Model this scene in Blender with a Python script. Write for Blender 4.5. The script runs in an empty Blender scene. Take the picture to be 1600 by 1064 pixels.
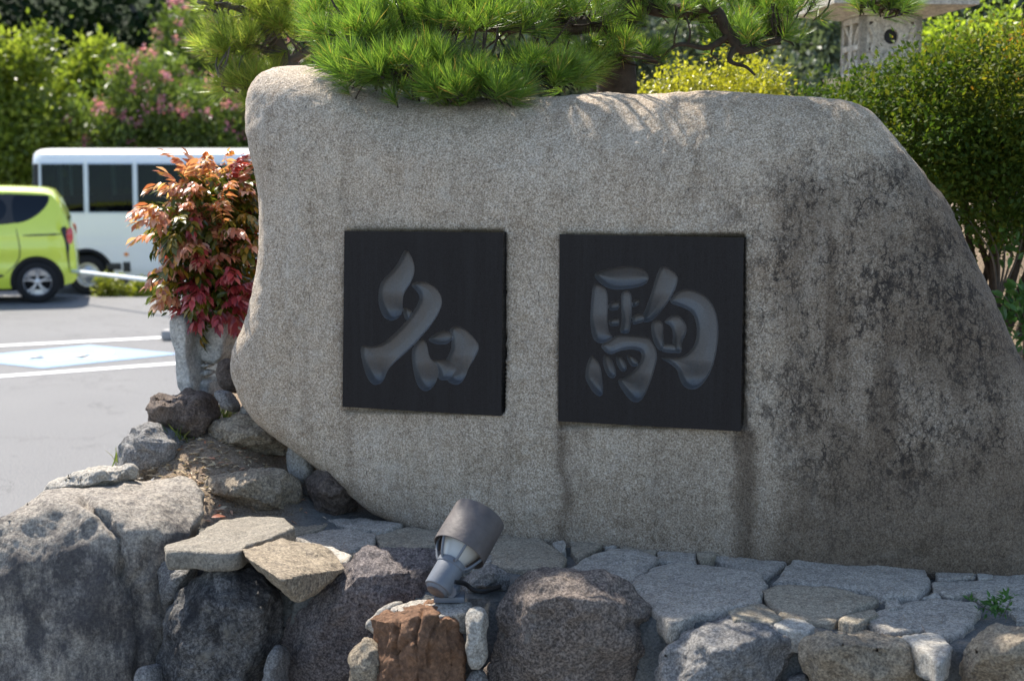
import bpy, math, random
import numpy as np
from mathutils import Vector, Matrix

# ------------------------------------------------------------------ camera, sky, sun, exposure
S = bpy.context.scene
COL = S.collection
W_PX, H_PX, F_PX = 1600.0, 1064.0, 2222.2      # photograph's pixel frame, 50 mm lens on a 36 mm sensor
PITCH = math.radians(7.31)
CAM = Vector((0, 0, 2.1))
cd = bpy.data.cameras.new('camera'); cam = bpy.data.objects.new('camera', cd); COL.objects.link(cam)
cam.location = CAM; cam.rotation_euler = (math.radians(90) - PITCH, 0, 0)
cd.lens = 50; cd.sensor_width = 36; cd.clip_start = 0.05; cd.clip_end = 600
cd.dof.use_dof = True; cd.dof.focus_distance = 4.15; cd.dof.aperture_fstop = 4.0
S.camera = cam
S.render.resolution_x, S.render.resolution_y = 1024, 680

SUN = Vector((-0.37, 0.60, 1.0)).normalized()   # direction towards the sun
wd = bpy.data.worlds.new('World'); S.world = wd; wd.use_nodes = True
nt = wd.node_tree; nt.nodes.clear()
sky = nt.nodes.new('ShaderNodeTexSky'); sky.sky_type = 'NISHITA'; sky.sun_disc = False
sky.sun_elevation = math.asin(SUN.z); sky.sun_rotation = math.atan2(SUN.x, SUN.y)
bg = nt.nodes.new('ShaderNodeBackground'); bg.inputs[1].default_value = 0.15
wo = nt.nodes.new('ShaderNodeOutputWorld')
nt.links.new(sky.outputs[0], bg.inputs[0]); nt.links.new(bg.outputs[0], wo.inputs[0])
sl = bpy.data.lights.new('sun', 'SUN'); sl.energy = 5.0; sl.angle = math.radians(0.53); sl.color = (1, 0.93, 0.82)
so = bpy.data.objects.new('sun', sl); COL.objects.link(so)
so.rotation_euler = SUN.to_track_quat('Z', 'Y').to_euler(); so.location = SUN * 30
S.view_settings.view_transform = 'Standard'; S.view_settings.look = 'None'
S.view_settings.exposure = 1.1; S.view_settings.gamma = 1; S.view_settings.use_curve_mapping = False

rng = np.random.default_rng(7); random.seed(7)

# ------------------------------------------------------------------ surveying helpers
cT, sT = math.cos(PITCH), math.sin(PITCH)
def ray(px, py):
    a = (px - 800) / F_PX; b = -(py - 532) / F_PX
    return Vector((a, cT + b * sT, -sT + b * cT))
def U(px, py, d):
    r = ray(px, py); return CAM + r * (d / r.y)
def UZ(px, py, z):
    r = ray(px, py); return CAM + r * ((z - CAM.z) / r.z)
def UP(px, py, p0, n):
    r = ray(px, py); return CAM + r * ((p0 - CAM).dot(n) / r.dot(n))
def project(P):
    Q = np.asarray(P, float) - np.array(CAM)
    dep = Q[:, 1] * cT - Q[:, 2] * sT
    up = Q[:, 1] * sT + Q[:, 2] * cT
    return np.stack([800 + F_PX * Q[:, 0] / dep, 532 - F_PX * up / dep], 1)

# ------------------------------------------------------------------ numpy noise
def _h(ix, iy, iz, s):
    n = (ix * 374761393 + iy * 668265263 + iz * 2147483647 + s * 144665) & 0xffffffff
    n = ((n ^ (n >> 13)) * 1274126177) & 0xffffffff
    n = (n ^ (n >> 16)) & 0xffff
    return n / 65535.0
def vnoise(P, f=1.0, seed=0):
    P = np.asarray(P, float) * f + 1000.0
    i = np.floor(P).astype(np.int64); t = P - i; t = t * t * (3 - 2 * t)
    r = 0
    for dx in (0, 1):
        for dy in (0, 1):
            for dz in (0, 1):
                w = (t[..., 0] if dx else 1 - t[..., 0]) * (t[..., 1] if dy else 1 - t[..., 1]) * (t[..., 2] if dz else 1 - t[..., 2])
                r = r + w * _h(i[..., 0] + dx, i[..., 1] + dy, i[..., 2] + dz, seed)
    return r * 2 - 1
def fbm(P, f=1.0, oct=4, seed=0, gain=0.5):
    r = 0; a = 1.0
    for k in range(oct):
        r = r + a * vnoise(P, f * 2.03 ** k, seed + k * 17); a *= gain
    return r
def sstep(a, b, x):
    t = np.clip((x - a) / (b - a), 0, 1); return t * t * (3 - 2 * t)

# ------------------------------------------------------------------ object helpers
def tag(o, label=None, cat=None, group=None, kind=None):
    if label: o['label'] = label
    if cat: o['category'] = cat
    if group: o['group'] = group
    if kind: o['kind'] = kind
    return o
def empty(name, loc, rz=0.0):
    o = bpy.data.objects.new(name, None); COL.objects.link(o); o.location = loc; o.rotation_euler = (0, 0, rz)
    o.empty_display_size = 0.1
    return o
def mesh_data(name, V, F, smooth=True, sharp=None, attrs=None):
    me = bpy.data.meshes.new(name)
    V = np.asarray(V, float)
    if isinstance(F, np.ndarray):
        k = F.shape[1]; n = F.shape[0]
        me.vertices.add(len(V)); me.vertices.foreach_set('co', V.ravel())
        me.loops.add(n * k); me.loops.foreach_set('vertex_index', F.ravel().astype(np.int32))
        me.polygons.add(n); me.polygons.foreach_set('loop_start', np.arange(0, n * k, k, dtype=np.int32))
        me.polygons.foreach_set('loop_total', np.full(n, k, np.int32))
        me.update(calc_edges=True)
    else:
        me.from_pydata(V.tolist(), [], F)
    me.polygons.foreach_set('use_smooth', np.full(len(me.polygons), smooth))
    if attrs:
        for an, av in attrs.items():
            a = me.attributes.new(an, 'FLOAT', 'POINT'); a.data.foreach_set('value', np.asarray(av, np.float32))
    if sharp: me.set_sharp_from_angle(angle=math.radians(sharp))
    me.update()
    return me
def mk(name, V, F, mat, parent=None, smooth=True, sharp=None, attrs=None, origin=None):
    """one mesh object; a top-level one gets its origin at the base of the thing"""
    V = np.asarray(V, float)
    if parent is None and origin is None:
        origin = np.array([V[:, 0].mean(), V[:, 1].mean(), V[:, 2].min()])
    loc = np.zeros(3) if origin is None else np.asarray(origin, float)
    worg = None
    if parent is None: worg = loc
    elif parent.name in WORG: worg = WORG[parent.name]; V = V - worg
    me = mesh_data(name, V - loc, F, smooth, sharp, attrs)
    me.materials.append(mat)
    o = bpy.data.objects.new(name, me); COL.objects.link(o)
    o.location = loc
    if parent is not None: o.parent = parent
    if worg is not None: WORG[o.name] = np.array(worg, float)
    return o
WORG = {}
def wempty(name, loc):
    """Empty whose parts are given in world coordinates"""
    o = empty(name, loc); WORG[o.name] = np.array(loc, float); return o

def boxm(x0, x1, y0, y1, z0, z1):
    V = [(x, y, z) for x in (x0, x1) for y in (y0, y1) for z in (z0, z1)]
    F = [(0, 1, 3, 2), (4, 6, 7, 5), (0, 4, 5, 1), (2, 3, 7, 6), (0, 2, 6, 4), (1, 5, 7, 3)]
    return V, F
def bbox(x0, x1, y0, y1, z0, z1, b=0.01):
    """box with chamfered edges"""
    import bmesh
    bm = bmesh.new()
    V, F = boxm(x0, x1, y0, y1, z0, z1)
    vs = [bm.verts.new(v) for v in V]
    for f in F: bm.faces.new([vs[i] for i in f])
    bmesh.ops.recalc_face_normals(bm, faces=bm.faces)
    bmesh.ops.bevel(bm, geom=list(bm.edges), offset=b, segments=2, affect='EDGES', profile=0.5)
    bm.verts.index_update()
    V = [tuple(v.co) for v in bm.verts]; F = [tuple(v.index for v in f.verts) for f in bm.faces]
    bm.free(); return V, F
def join(*vf):
    V = []; F = []
    for v, f in vf:
        n = len(V); V += [tuple(p) for p in v]; F += [tuple(i + n for i in q) for q in f]
    return V, F
def catmull(pts, n=6):
    P = [np.array(p, float) for p in pts]
    P = [2 * P[0] - P[1]] + P + [2 * P[-1] - P[-2]]
    out = []
    for i in range(1, len(P) - 2):
        for k in range(n):
            t = k / n; a, b, c, d = P[i - 1], P[i], P[i + 1], P[i + 2]
            out.append(0.5 * (2 * b + (c - a) * t + (2 * a - 5 * b + 4 * c - d) * t * t + (3 * b - a - 3 * c + d) * t ** 3))
    out.append(P[-2]); return np.array(out)
def tube(pts, rad, sides=8, n=5, cap=True, rough=0.0, smooth=True):
    """tapered tube along a smoothed polyline; rad is one radius or one for each point"""
    pts = [tuple(p) for p in pts]
    if np.isscalar(rad): rad = [rad] * len(pts)
    if smooth and len(pts) > 2:
        C = catmull([list(p) + [r] for p, r in zip(pts, rad)], n)
    else:
        C = np.array([list(p) + [r] for p, r in zip(pts, rad)], float)
    P = C[:, :3]; R = np.maximum(C[:, 3], 1e-4)
    T = np.gradient(P, axis=0); T /= np.linalg.norm(T, axis=1)[:, None] + 1e-9
    a = np.array([0, 0, 1.0]) if abs(T[0, 2]) < 0.9 else np.array([1.0, 0, 0])
    V = []; F = []
    for i in range(len(P)):
        x = np.cross(T[i], a); x /= np.linalg.norm(x) + 1e-9; y = np.cross(T[i], x); a = np.cross(x, T[i])
        for k in range(sides):
            t = 2 * math.pi * k / sides
            q = R[i] * (1 + rough * random.uniform(-1, 1))
            V.append(P[i] + q * (math.cos(t) * x + math.sin(t) * y))
    for i in range(len(P) - 1):
        for k in range(sides):
            k2 = (k + 1) % sides
            F.append((i * sides + k, i * sides + k2, (i + 1) * sides + k2, (i + 1) * sides + k))
    if cap:
        F.append(tuple(range(sides - 1, -1, -1))); F.append(tuple((len(P) - 1) * sides + k for k in range(sides)))
    return V, F
def lathe(prof, sides=32, close=False):
    """profile of (r, z) about the z axis"""
    V = []; F = []; n = len(prof)
    for r, z in prof:
        for k in range(sides):
            t = 2 * math.pi * k / sides; V.append((r * math.cos(t), r * math.sin(t), z))
    m = n if close else n - 1
    for i in range(m):
        j = (i + 1) % n
        for k in range(sides):
            k2 = (k + 1) % sides
            F.append((i * sides + k, i * sides + k2, j * sides + k2, j * sides + k))
    return V, F
def xf(vf, M):
    return [tuple(M @ Vector(v)) for v in vf[0]], vf[1]

# ------------------------------------------------------------------ materials
MATS = {}
class NB:
    def __init__(s, name):
        s.m = bpy.data.materials.new(name); s.m.use_nodes = True; s.t = s.m.node_tree
        s.t.nodes.clear(); s.out = s.n('OutputMaterial')
    def n(s, ty, **kw):
        o = s.t.nodes.new('ShaderNode' + ty)
        for k, v in kw.items(): setattr(o, k, v)
        return o
    def l(s, a, b): s.t.links.new(a, b)
    def set(s, sock, v):
        if hasattr(v, 'is_output'): s.l(v, sock)
        else: sock.default_value = v
    def math(s, op, a, b=0.0, clamp=False):
        o = s.n('Math', operation=op); o.use_clamp = clamp; s.set(o.inputs[0], a); s.set(o.inputs[1], b); return o.outputs[0]
    def mix(s, f, a, b, blend='MIX'):
        o = s.n('Mix', data_type='RGBA', blend_type=blend); s.set(o.inputs[0], f); s.set(o.inputs[6], a); s.set(o.inputs[7], b); return o.outputs[2]
    def ramp(s, f, stops, interp='LINEAR'):
        o = s.n('ValToRGB'); o.color_ramp.interpolation = interp
        e = o.color_ramp.elements
        while len(e) < len(stops): e.new(0.5)
        for x, (p, c) in zip(e, stops):
            x.position = p; x.color = (c if not np.isscalar(c) else (c, c, c)) + ((1,) if len(c if not np.isscalar(c) else (c, c, c)) == 3 else ())
        s.set(o.inputs[0], f); return o.outputs[0]
    def noise(s, vec, scale, detail=4, rough=0.55, dist=0.0):
        o = s.n('TexNoise'); o.inputs['Scale'].default_value = scale; o.inputs['Detail'].default_value = detail
        o.inputs['Roughness'].default_value = rough; o.inputs['Distortion'].default_value = dist
        s.l(vec, o.inputs['Vector']); return o.outputs['Fac']
    def obj(s): return s.n('TexCoord').outputs['Object']
    def pos(s): return s.n('NewGeometry').outputs['Position']
    def attr(s, name): return s.n('Attribute', attribute_name=name).outputs['Fac']
    def scalev(s, vec, v):
        o = s.n('VectorMath', operation='MULTIPLY'); s.l(vec, o.inputs[0]); o.inputs[1].default_value = v; return o.outputs[0]
    def bump(s, h, strength, dist=0.01, normal=None):
        o = s.n('Bump'); o.inputs['Strength'].default_value = strength; o.inputs['Distance'].default_value = dist
        s.l(h, o.inputs['Height'])
        if normal is not None: s.l(normal, o.inputs['Normal'])
        return o.outputs[0]
    def pbr(s, col, rough=0.8, normal=None, metal=0.0, spec=0.5):
        b = s.n('BsdfPrincipled'); s.set(b.inputs['Base Color'], col); s.set(b.inputs['Roughness'], rough)
        b.inputs['Metallic'].default_value = metal; b.inputs['Specular IOR Level'].default_value = spec
        if normal is not None: s.l(normal, b.inputs['Normal'])
        return b
    def done(s, sh): s.l(sh, s.out.inputs[0]); MATS[s.m.name] = s.m; return s.m
def c4(c): return (c[0], c[1], c[2], 1.0)

def rock_mat(name, light, mid, dark, speck=0.5, grain=170.0, stain=0.35, stain_col=(0.035, 0.033, 0.035), bump=0.5, stain_scale=5.0, lichen=None, fac_bias=0.0, lump=1.0, run=0.6, crust=0.0):
    b = NB(name); v = b.obj()
    inf = b.n('ObjectInfo').outputs['Random']
    off = b.n('VectorMath', operation='ADD'); b.l(v, off.inputs[0])
    cm = b.n('CombineXYZ'); r7 = b.math('MULTIPLY', inf, 37.0); b.l(r7, cm.inputs[0]); b.l(r7, cm.inputs[2]); b.l(cm.outputs[0], off.inputs[1])
    v = off.outputs[0]
    big = b.noise(v, 4.5, 6, 0.65)
    col = b.ramp(big, [(0.32, mid), (0.62, light)])
    g = b.noise(v, grain, 3, 0.75)
    sp = b.ramp(g, [(0.37, dark), (0.46, mid), (0.55, light), (0.66, tuple(min(1, x * 1.6) for x in light))])
    col = b.mix(min(.9, speck * 1.2), col, sp)
    g2 = b.noise(v, grain * 0.33, 4, 0.7)
    col = b.mix(b.ramp(g2, [(0.40, 0.38), (0.50, 0.0)]), col, c4(dark), 'MIX')
    st = b.noise(b.scalev(v, (1, 1, run)), stain_scale, 10, 0.8, 0.3)
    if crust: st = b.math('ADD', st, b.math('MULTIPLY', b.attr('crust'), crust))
    sf = b.math('MULTIPLY', b.ramp(st, [(0.50 - fac_bias, 0.0), (0.66 - fac_bias, 1.0)]), stain)
    col = b.mix(sf, col, c4(stain_col))
    if lichen:
        ln = b.noise(v, 9.0, 7, 0.7, 0.3)
        col = b.mix(b.math('MULTIPLY', b.ramp(ln, [(0.60, 0.0), (0.68, 1.0)]), 0.75), col, c4(lichen))
    h = b.math('ADD', b.math('MULTIPLY', b.noise(v, 24.0, 10, 0.8), 1.0), b.math('MULTIPLY', g, 0.22))
    nrm = b.bump(h, min(1.0, bump * 1.25), 0.03 * lump)
    return b.done(b.pbr(col, 0.88, nrm, spec=0.3).outputs[0])

def plain(name, col, rough=0.5, metal=0.0, spec=0.5, var=0.12, vscale=8.0, bump=0.0, bscale=80.0, coat=0.0):
    b = NB(name); v = b.obj()
    n = b.noise(v, vscale, 5, 0.6)
    c = b.mix(b.ramp(n, [(0.3, 0.0), (0.7, 1.0)]), c4([x * (1 - var) for x in col]), c4([min(1, x * (1 + var)) for x in col]))
    nr = b.bump(b.noise(v, bscale, 4, 0.6), bump, 0.005) if bump else None
    p = b.pbr(c, rough, nr, metal, spec); p.inputs['Coat Weight'].default_value = coat
    return b.done(p.outputs[0])

def leaf_mat(name, stops, trans=0.38, rough=0.42, tcol=1.5, spec=0.4):
    b = NB(name); t = b.attr('tint')
    col = b.ramp(t, stops)
    p = b.pbr(col, rough, None, 0, spec)
    tr = b.n('BsdfTranslucent')
    tc = b.mix(1.0, col, (tcol, tcol * 1.05, tcol * 0.55, 1), 'MULTIPLY'); b.l(tc, tr.inputs[0])
    mx = b.n('MixShader'); mx.inputs[0].default_value = trans
    b.l(p.outputs[0], mx.inputs[1]); b.l(tr.outputs[0], mx.inputs[2])
    return b.done(mx.outputs[0])

def glass_mat(name, tintc, fr=1.5):
    b = NB(name)
    f = b.n('Fresnel'); f.inputs[0].default_value = fr
    t = b.n('BsdfTransparent'); t.inputs[0].default_value = c4(tintc)
    g = b.n('BsdfGlossy'); g.inputs['Roughness'].default_value = 0.02; g.inputs[0].default_value = (0.9, 0.95, 1, 1)
    m = b.n('MixShader'); b.l(b.math('MULTIPLY', f.outputs[0], 0.9, True), m.inputs[0]); b.l(t.outputs[0], m.inputs[1]); b.l(g.outputs[0], m.inputs[2])
    return b.done(m.outputs[0])

# ------------------------------------------------------------------ rocks
def chaikin(P, k):
    P = np.array(P, float)
    for _ in range(k):
        Q = np.roll(P, -1, 0); P = np.stack([0.75 * P + 0.25 * Q, 0.25 * P + 0.75 * Q], 1).reshape(-1, P.shape[1])
    return P
def star_shape(outline, p0, n, Tf, Tb, p=2.6, NU=72, NV=36, rnd=2, amp=0.008, freq=9.0, seed=0, cuts=0, cut_r=(0.72, 0.9), grooves=None, jag=0.0, lumps=0.0, post=None, facets=None, s0=None, fit=True):
    """solid whose widest section is the given outline, p0/n its plane, rounded towards n by Tf and away from it by Tb"""
    n = Vector(n).normalized()
    P3 = np.array([UP(x, y, p0, n) for x, y in outline])
    up = Vector((0, 0, 1)) if abs(n.z) < 0.9 else Vector((0, 1, 0))
    ex = up.cross(n).normalized(); ey = n.cross(ex)
    EX, EY, N = np.array(ex), np.array(ey), np.array(n)
    o = P3.mean(0); P2 = np.stack([(P3 - o) @ EX, (P3 - o) @ EY], 1)
    P2 = chaikin(P2, rnd)
    A, B = P2, np.roll(P2, -1, 0)
    cr = A[:, 0] * B[:, 1] - B[:, 0] * A[:, 1]
    cen = ((A + B) * cr[:, None]).sum(0) / (3 * cr.sum())
    A = A - cen; B = B - cen; o = o + EX * cen[0] + EY * cen[1]
    ph = np.linspace(0, 2 * np.pi, NU, endpoint=False); D = np.stack([np.cos(ph), np.sin(ph)], 1)
    E = B - A
    den = D[:, None, 0] * E[None, :, 1] - D[:, None, 1] * E[None, :, 0]
    den = np.where(np.abs(den) < 1e-12, 1e-12, den)
    t = (A[None, :, 0] * E[None, :, 1] - A[None, :, 1] * E[None, :, 0]) / den
    u = (A[None, :, 0] * D[:, None, 1] - A[None, :, 1] * D[:, None, 0]) / den
    r = np.where((u >= -1e-6) & (u <= 1 + 1e-6) & (t > 0), t, 0).max(1)
    r = np.where(r <= 0, np.median(r), r)
    if jag: r = r * (1 + jag * vnoise(np.stack([D[:, 0] * 3, D[:, 1] * 3, np.full(NU, seed * 1.7)], 1), 1.6, seed) + 0.5 * jag * vnoise(np.stack([D[:, 0] * 3, D[:, 1] * 3, np.full(NU, seed * 2.7)], 1), 4.0, seed))
    R = r.mean()
    pp = np.full(NU, float(p)) if np.isscalar(p) else p(ph)
    tt = np.linspace(0, np.pi, 400); ss0 = np.zeros(NU) if s0 is None else s0(ph)
    def build(r):
        V = np.zeros((NU, NV, 3))
        for i in range(NU):
            s = np.abs(np.sin(tt)) ** (2 / pp[i]); h = np.sign(np.cos(tt)) * np.abs(np.cos(tt)) ** (2 / pp[i])
            hz = np.where(h > 0, Tf * h, Tb * h)
            if ss0[i] > 0:
                s = np.concatenate([[0], ss0[i] + (1 - ss0[i]) * s, [0]]); hz = np.concatenate([[Tf], hz, [-Tb]])
            L = np.concatenate([[0], np.cumsum(np.hypot(np.diff(s * r[i]), np.diff(hz)))]); L /= L[-1]
            q = np.linspace(0, 1, NV); sv = np.interp(q, L, s); hh = np.interp(q, L, hz)
            V[i] = o + (r[i] * sv)[:, None] * (D[i, 0] * EX + D[i, 1] * EY) + hh[:, None] * N
        return V
    want = project(o + r[:, None] * (D[:, 0:1] * EX + D[:, 1:2] * EY)); pc = project(o[None])[0]
    wr = np.linalg.norm(want - pc, axis=1); we = (want - pc) / wr[:, None]
    V = build(r)
    for _ in range(2 if fit else 0):                # the rounded body, not its mid section, must fill the outline
        act = np.einsum('ijk,ik->ij', project(V.reshape(-1, 3)).reshape(NU, NV, 2) - pc, we).max(1)
        r = r * np.clip(wr / act, 0.8, 1.25); V = build(r)
    c = o
    def normals(V):
        a = np.roll(V, -1, 0) - np.roll(V, 1, 0); b = np.gradient(V, axis=1)
        nn = np.cross(a, b); ln = np.linalg.norm(nn, axis=2); nn = nn / (ln[..., None] + 1e-12)
        sgn = np.sign((nn * (V - c)).sum()); nn *= sgn
        nn[:, 0] = N; nn[:, -1] = -N
        return nn
    rs = np.random.default_rng(seed + 100)
    if cuts:
        for k in range(cuts):
            v = rs.normal(size=3) * 0.6 + N * 0.85; v /= np.linalg.norm(v)
            dd = (V - c) @ v; lim = dd.max() * rs.uniform(*cut_r)
            V = V - np.maximum(0, dd - lim)[..., None] * v * 0.92
    for fn, fr in (facets or []):
        v = np.array(fn, float); v /= np.linalg.norm(v); dd = (V - c) @ v; lim = dd.max() * fr
        V = V - np.maximum(0, dd - lim)[..., None] * v * 0.9
    nn = normals(V)
    if lumps: V = V + nn * (lumps * fbm(V, freq * 0.35, 2, seed + 5))[..., None]
    if amp:
        rg = 1 - 2 * np.abs(fbm(V, freq * 0.7, 3, seed + 9)); st = np.floor(fbm(V, freq * 0.45, 2, seed + 11) * 4) / 4
        V = V + nn * (amp * (0.8 * fbm(V, freq, 5, seed, 0.58) + 0.55 * rg + 0.9 * st))[..., None]
    if grooves:
        px = project(V.reshape(-1, 3)); disp = np.zeros(len(px)); front = (nn.reshape(-1, 3) * (V.reshape(-1, 3) - np.array(CAM))).sum(1) < 0
        for pl, w, dp in grooves:
            pl = np.array(pl, float)
            wob = 4 * vnoise(np.stack([px[:, 0], px[:, 1], px[:, 0] * 0], 1), 0.06, seed)
            dm = np.full(len(px), 1e9)
            for a, b2 in zip(pl[:-1], pl[1:]):
                e = b2 - a; tq = np.clip(((px - a) @ e) / (e @ e), 0, 1); dm = np.minimum(dm, np.linalg.norm(px - a - tq[:, None] * e, axis=1))
            dm = np.abs(dm + wob)
            disp -= dp * np.exp(-(dm / w) ** 2)
        V = V + nn * (disp * front).reshape(NU, NV)[..., None]
    if post: V = post(V, nn)
    V[:, 0] = V[:, 0].mean(0); V[:, -1] = V[:, -1].mean(0)
    verts = [V[0, 0]]; 
    body = V[:, 1:-1].reshape(-1, 3); M = NV - 2
    verts = np.concatenate([V[0, 0][None], body, V[0, -1][None]])
    F = []
    last = 1 + NU * M
    for i in range(NU):
        j = (i + 1) % NU; a = 1 + i * M; b = 1 + j * M
        F.append((0, a, b))
        F.append((last, b + M - 1, a + M - 1))
        for k in range(M - 1): F.append((a + k, a + k + 1, b + k + 1, b + k))
    # outward orientation
    f = F[NU]; 
    fa = np.array([[verts[q] for q in F[3 * 1 + 0][:3]]])
    f3 = F[2]; nrm = np.cross(verts[f3[1]] - verts[f3[0]], verts[f3[2]] - verts[f3[0]])
    if nrm @ (verts[f3[0]] - c) < 0: F = [tuple(reversed(q)) for q in F]
    return verts, F
def hull_rock(name, pts, mat, label, cat='rock', sub=4, amp=0.006, freq=16, seed=0, parent=None, smooth=2, edge=0.012, grooves=(), crust=None):
    """angular stone: convex hull of surveyed corners (px, py, distance), edges slightly worn"""
    import bmesh
    bm = bmesh.new()
    for q in pts: bm.verts.new(U(*q))
    bmesh.ops.convex_hull(bm, input=list(bm.verts))
    bmesh.ops.delete(bm, geom=[v for v in bm.verts if not v.link_faces], context='VERTS')
    bmesh.ops.triangulate(bm, faces=list(bm.faces))
    for _ in range(sub):
        le = [e for e in bm.edges if e.calc_length() > edge]
        if le: bmesh.ops.subdivide_edges(bm, edges=le, cuts=1)
        bmesh.ops.triangulate(bm, faces=[f for f in bm.faces if len(f.verts) > 3])
    for _ in range(smooth): bmesh.ops.smooth_vert(bm, verts=list(bm.verts), factor=0.5, use_axis_x=True, use_axis_y=True, use_axis_z=True)
    bm.normal_update(); bm.verts.index_update()
    P = np.array([v.co for v in bm.verts]); N = np.array([v.normal for v in bm.verts])
    P = P + N * (amp * fbm(P, freq, 5, seed, .55) + amp * .9 * (np.floor(fbm(P, freq * .5, 2, seed + 3) * 4) / 4) + amp * .7 * (.5 - np.abs(fbm(P, freq * .8, 4, seed + 6))))[:, None]
    if grooves:
        px = project(P); front = (N * (P - np.array(CAM))).sum(1) < 0
        wob = 4 * vnoise(np.stack([px[:, 0], px[:, 1], px[:, 0] * 0], 1), 0.06, seed)
        for pl, w, dp in grooves:
            pl = np.array(pl, float); dm = np.full(len(px), 1e9)
            for a, b2 in zip(pl[:-1], pl[1:]):
                e = b2 - a; tq = np.clip(((px - a) @ e) / (e @ e), 0, 1); dm = np.minimum(dm, np.linalg.norm(px - a - tq[:, None] * e, axis=1))
            P = P - N * (front * dp * np.exp(-((dm + wob) / w) ** 2))[:, None]
    F = [tuple(v.index for v in f.verts) for f in bm.faces]; bm.free()
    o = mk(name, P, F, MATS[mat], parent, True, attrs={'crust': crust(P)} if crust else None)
    if label: tag(o, label, cat)
    return o
def rock(name, outline, d, Tf, mat, label, cat='rock', Tb=None, n=None, group=None, parent=None, sharp=None, **kw):
    if kw.pop('hull', False):
        rs = np.random.default_rng(kw.get('seed', 0) + 900); O = np.array(outline, float); ct = O.mean(0); tb = Tb if Tb else Tf * 1.3
        pts = [(x, y, d + rs.uniform(-.25, .25) * Tf) for x, y in O]
        k = len(O)
        for i in range(0, k, 2):
            q = ct + (O[i] + (O[(i + 1) % k] - O[i]) * rs.random() - ct) * rs.uniform(.55, .78); pts.append((q[0], q[1], d - Tf * rs.uniform(.7, 1.0)))
        for i in range(3):
            q = ct + (O[int(rs.integers(k))] - ct) * rs.uniform(.15, .4); pts.append((q[0], q[1], d - Tf * rs.uniform(.95, 1.12)))
        for i in range(0, k, 2):
            q = ct + (O[i] - ct) * .8; pts.append((q[0], q[1], d + tb))
        return hull_rock(name, pts, mat, label, cat, 6, kw.get('hamp', .0105), kw.get('hfreq', 17), kw.get('seed', 0), parent, kw.get('hsmooth', 2), kw.get('hedge', .009), kw.get('grooves') or ())
    ctr = np.mean(np.array(outline, float), 0)
    outline = [tuple(ctr + (np.array(q) - ctr) * 1.035) for q in outline]
    p0 = U(ctr[0], ctr[1], d)
    if n is None: n = (-0.25, -0.93, 0.28)
    V, F = star_shape(outline, p0, n, Tf, Tb if Tb else Tf * 1.3, **kw)
    o = mk(name, V, F, MATS[mat], parent, True, sharp)
    if label: tag(o, label, cat, group)
    return o

# ------------------------------------------------------------------ the monument's face plane
PL = U(537, 498, 4.43); PR = U(1158, 522, 4.03)
fdir = Vector((PR.x - PL.x, PR.y - PL.y, 0)).normalized()
FN = Vector((fdir.y, -fdir.x, 0)).normalized()            # towards the viewer, along the face's normal
if FN.y > 0: FN = -FN
def face_y(x): return PL.y + (x - PL.x) * fdir.y / fdir.x
LEDGE = 0.95

# ------------------------------------------------------------------ ground, markings
b = NB('asphalt'); v = b.pos()
g = b.noise(v, 95, 3, 0.7); big = b.noise(v, 0.5, 5, 0.6); mid = b.noise(v, 6, 5, 0.65)
col = b.ramp(big, [(0.3, (0.098, 0.098, 0.100)), (0.7, (0.142, 0.141, 0.140))])
col = b.mix(b.math('MULTIPLY', b.ramp(mid, [(0.35, 1.0), (0.65, 0.0)]), 0.3), col, (0.12, 0.12, 0.123, 1))
crk = b.ramp(b.math('ABSOLUTE', b.math('SUBTRACT', b.noise(v, 0.55, 7, 0.6, 0.4), 0.5)), [(0.002, 0.8), (0.006, 0.0)])
col = b.mix(crk, col, (0.03, 0.03, 0.03, 1))
oil = b.ramp(b.noise(v, 0.8, 4, 0.6), [(0.60, 0.0), (0.72, 0.5)])
col = b.mix(oil, col, (0.07, 0.07, 0.072, 1))
col = b.mix(0.5, col, b.ramp(g, [(0.35, (0.05, 0.05, 0.05)), (0.5, (0.15, 0.15, 0.15)), (0.66, (0.32, 0.31, 0.30))]))
b.done(b.pbr(col, 0.85, b.bump(g, 0.4, 0.01), spec=0.3).outputs[0])
def paint(name, c):
    b = NB(name); v = b.pos()
    n = b.noise(v, 22, 6, 0.75); n2 = b.noise(v, 2.2, 4, 0.6)
    f = b.ramp(b.math('ADD', b.math('MULTIPLY', n, 0.75), b.math('MULTIPLY', n2, 0.25)), [(0.36, 1.0), (0.50, 0.0)])
    col = b.mix(b.math('MULTIPLY', f, 0.75), c4(c), (0.2, 0.2, 0.2, 1))
    b.done(b.pbr(col, 0.7, None, spec=0.3).outputs[0])
paint('paint_white', (0.78, 0.78, 0.77)); paint('paint_blue', (0.20, 0.34, 0.52))

def ground_z(x, y):
    return -0.4 * sstep(21.6, 24.0, y) + 11.0 * sstep(36, 75, y) + 0 * x
xs = np.concatenate([np.linspace(-300, -40, 8), np.linspace(-36, 36, 37), np.linspace(40, 300, 8)])
ys = np.concatenate([np.linspace(-200, -10, 8), np.linspace(-8, 30, 77), np.linspace(31, 80, 30), np.linspace(90, 320, 8)])
X, Y = np.meshgrid(xs, ys, indexing='ij')
def lot_z(X, Y): return -0.4 * sstep(21.6, 24.0, Y) + 0 * X
V = np.stack([X, Y, lot_z(X, Y)], 2).reshape(-1, 3)
def gridf(nx, ny):
    i, j = np.meshgrid(np.arange(nx - 1), np.arange(ny - 1), indexing='ij')
    a = (i * ny + j).ravel(); return np.stack([a, a + ny, a + ny + 1, a + 1], 1)
tag(mk('ground', V, gridf(len(xs), len(ys)), MATS['asphalt'], origin=(0, 0, 0)), 'grey weathered asphalt of the parking lot', kind='structure')

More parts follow.
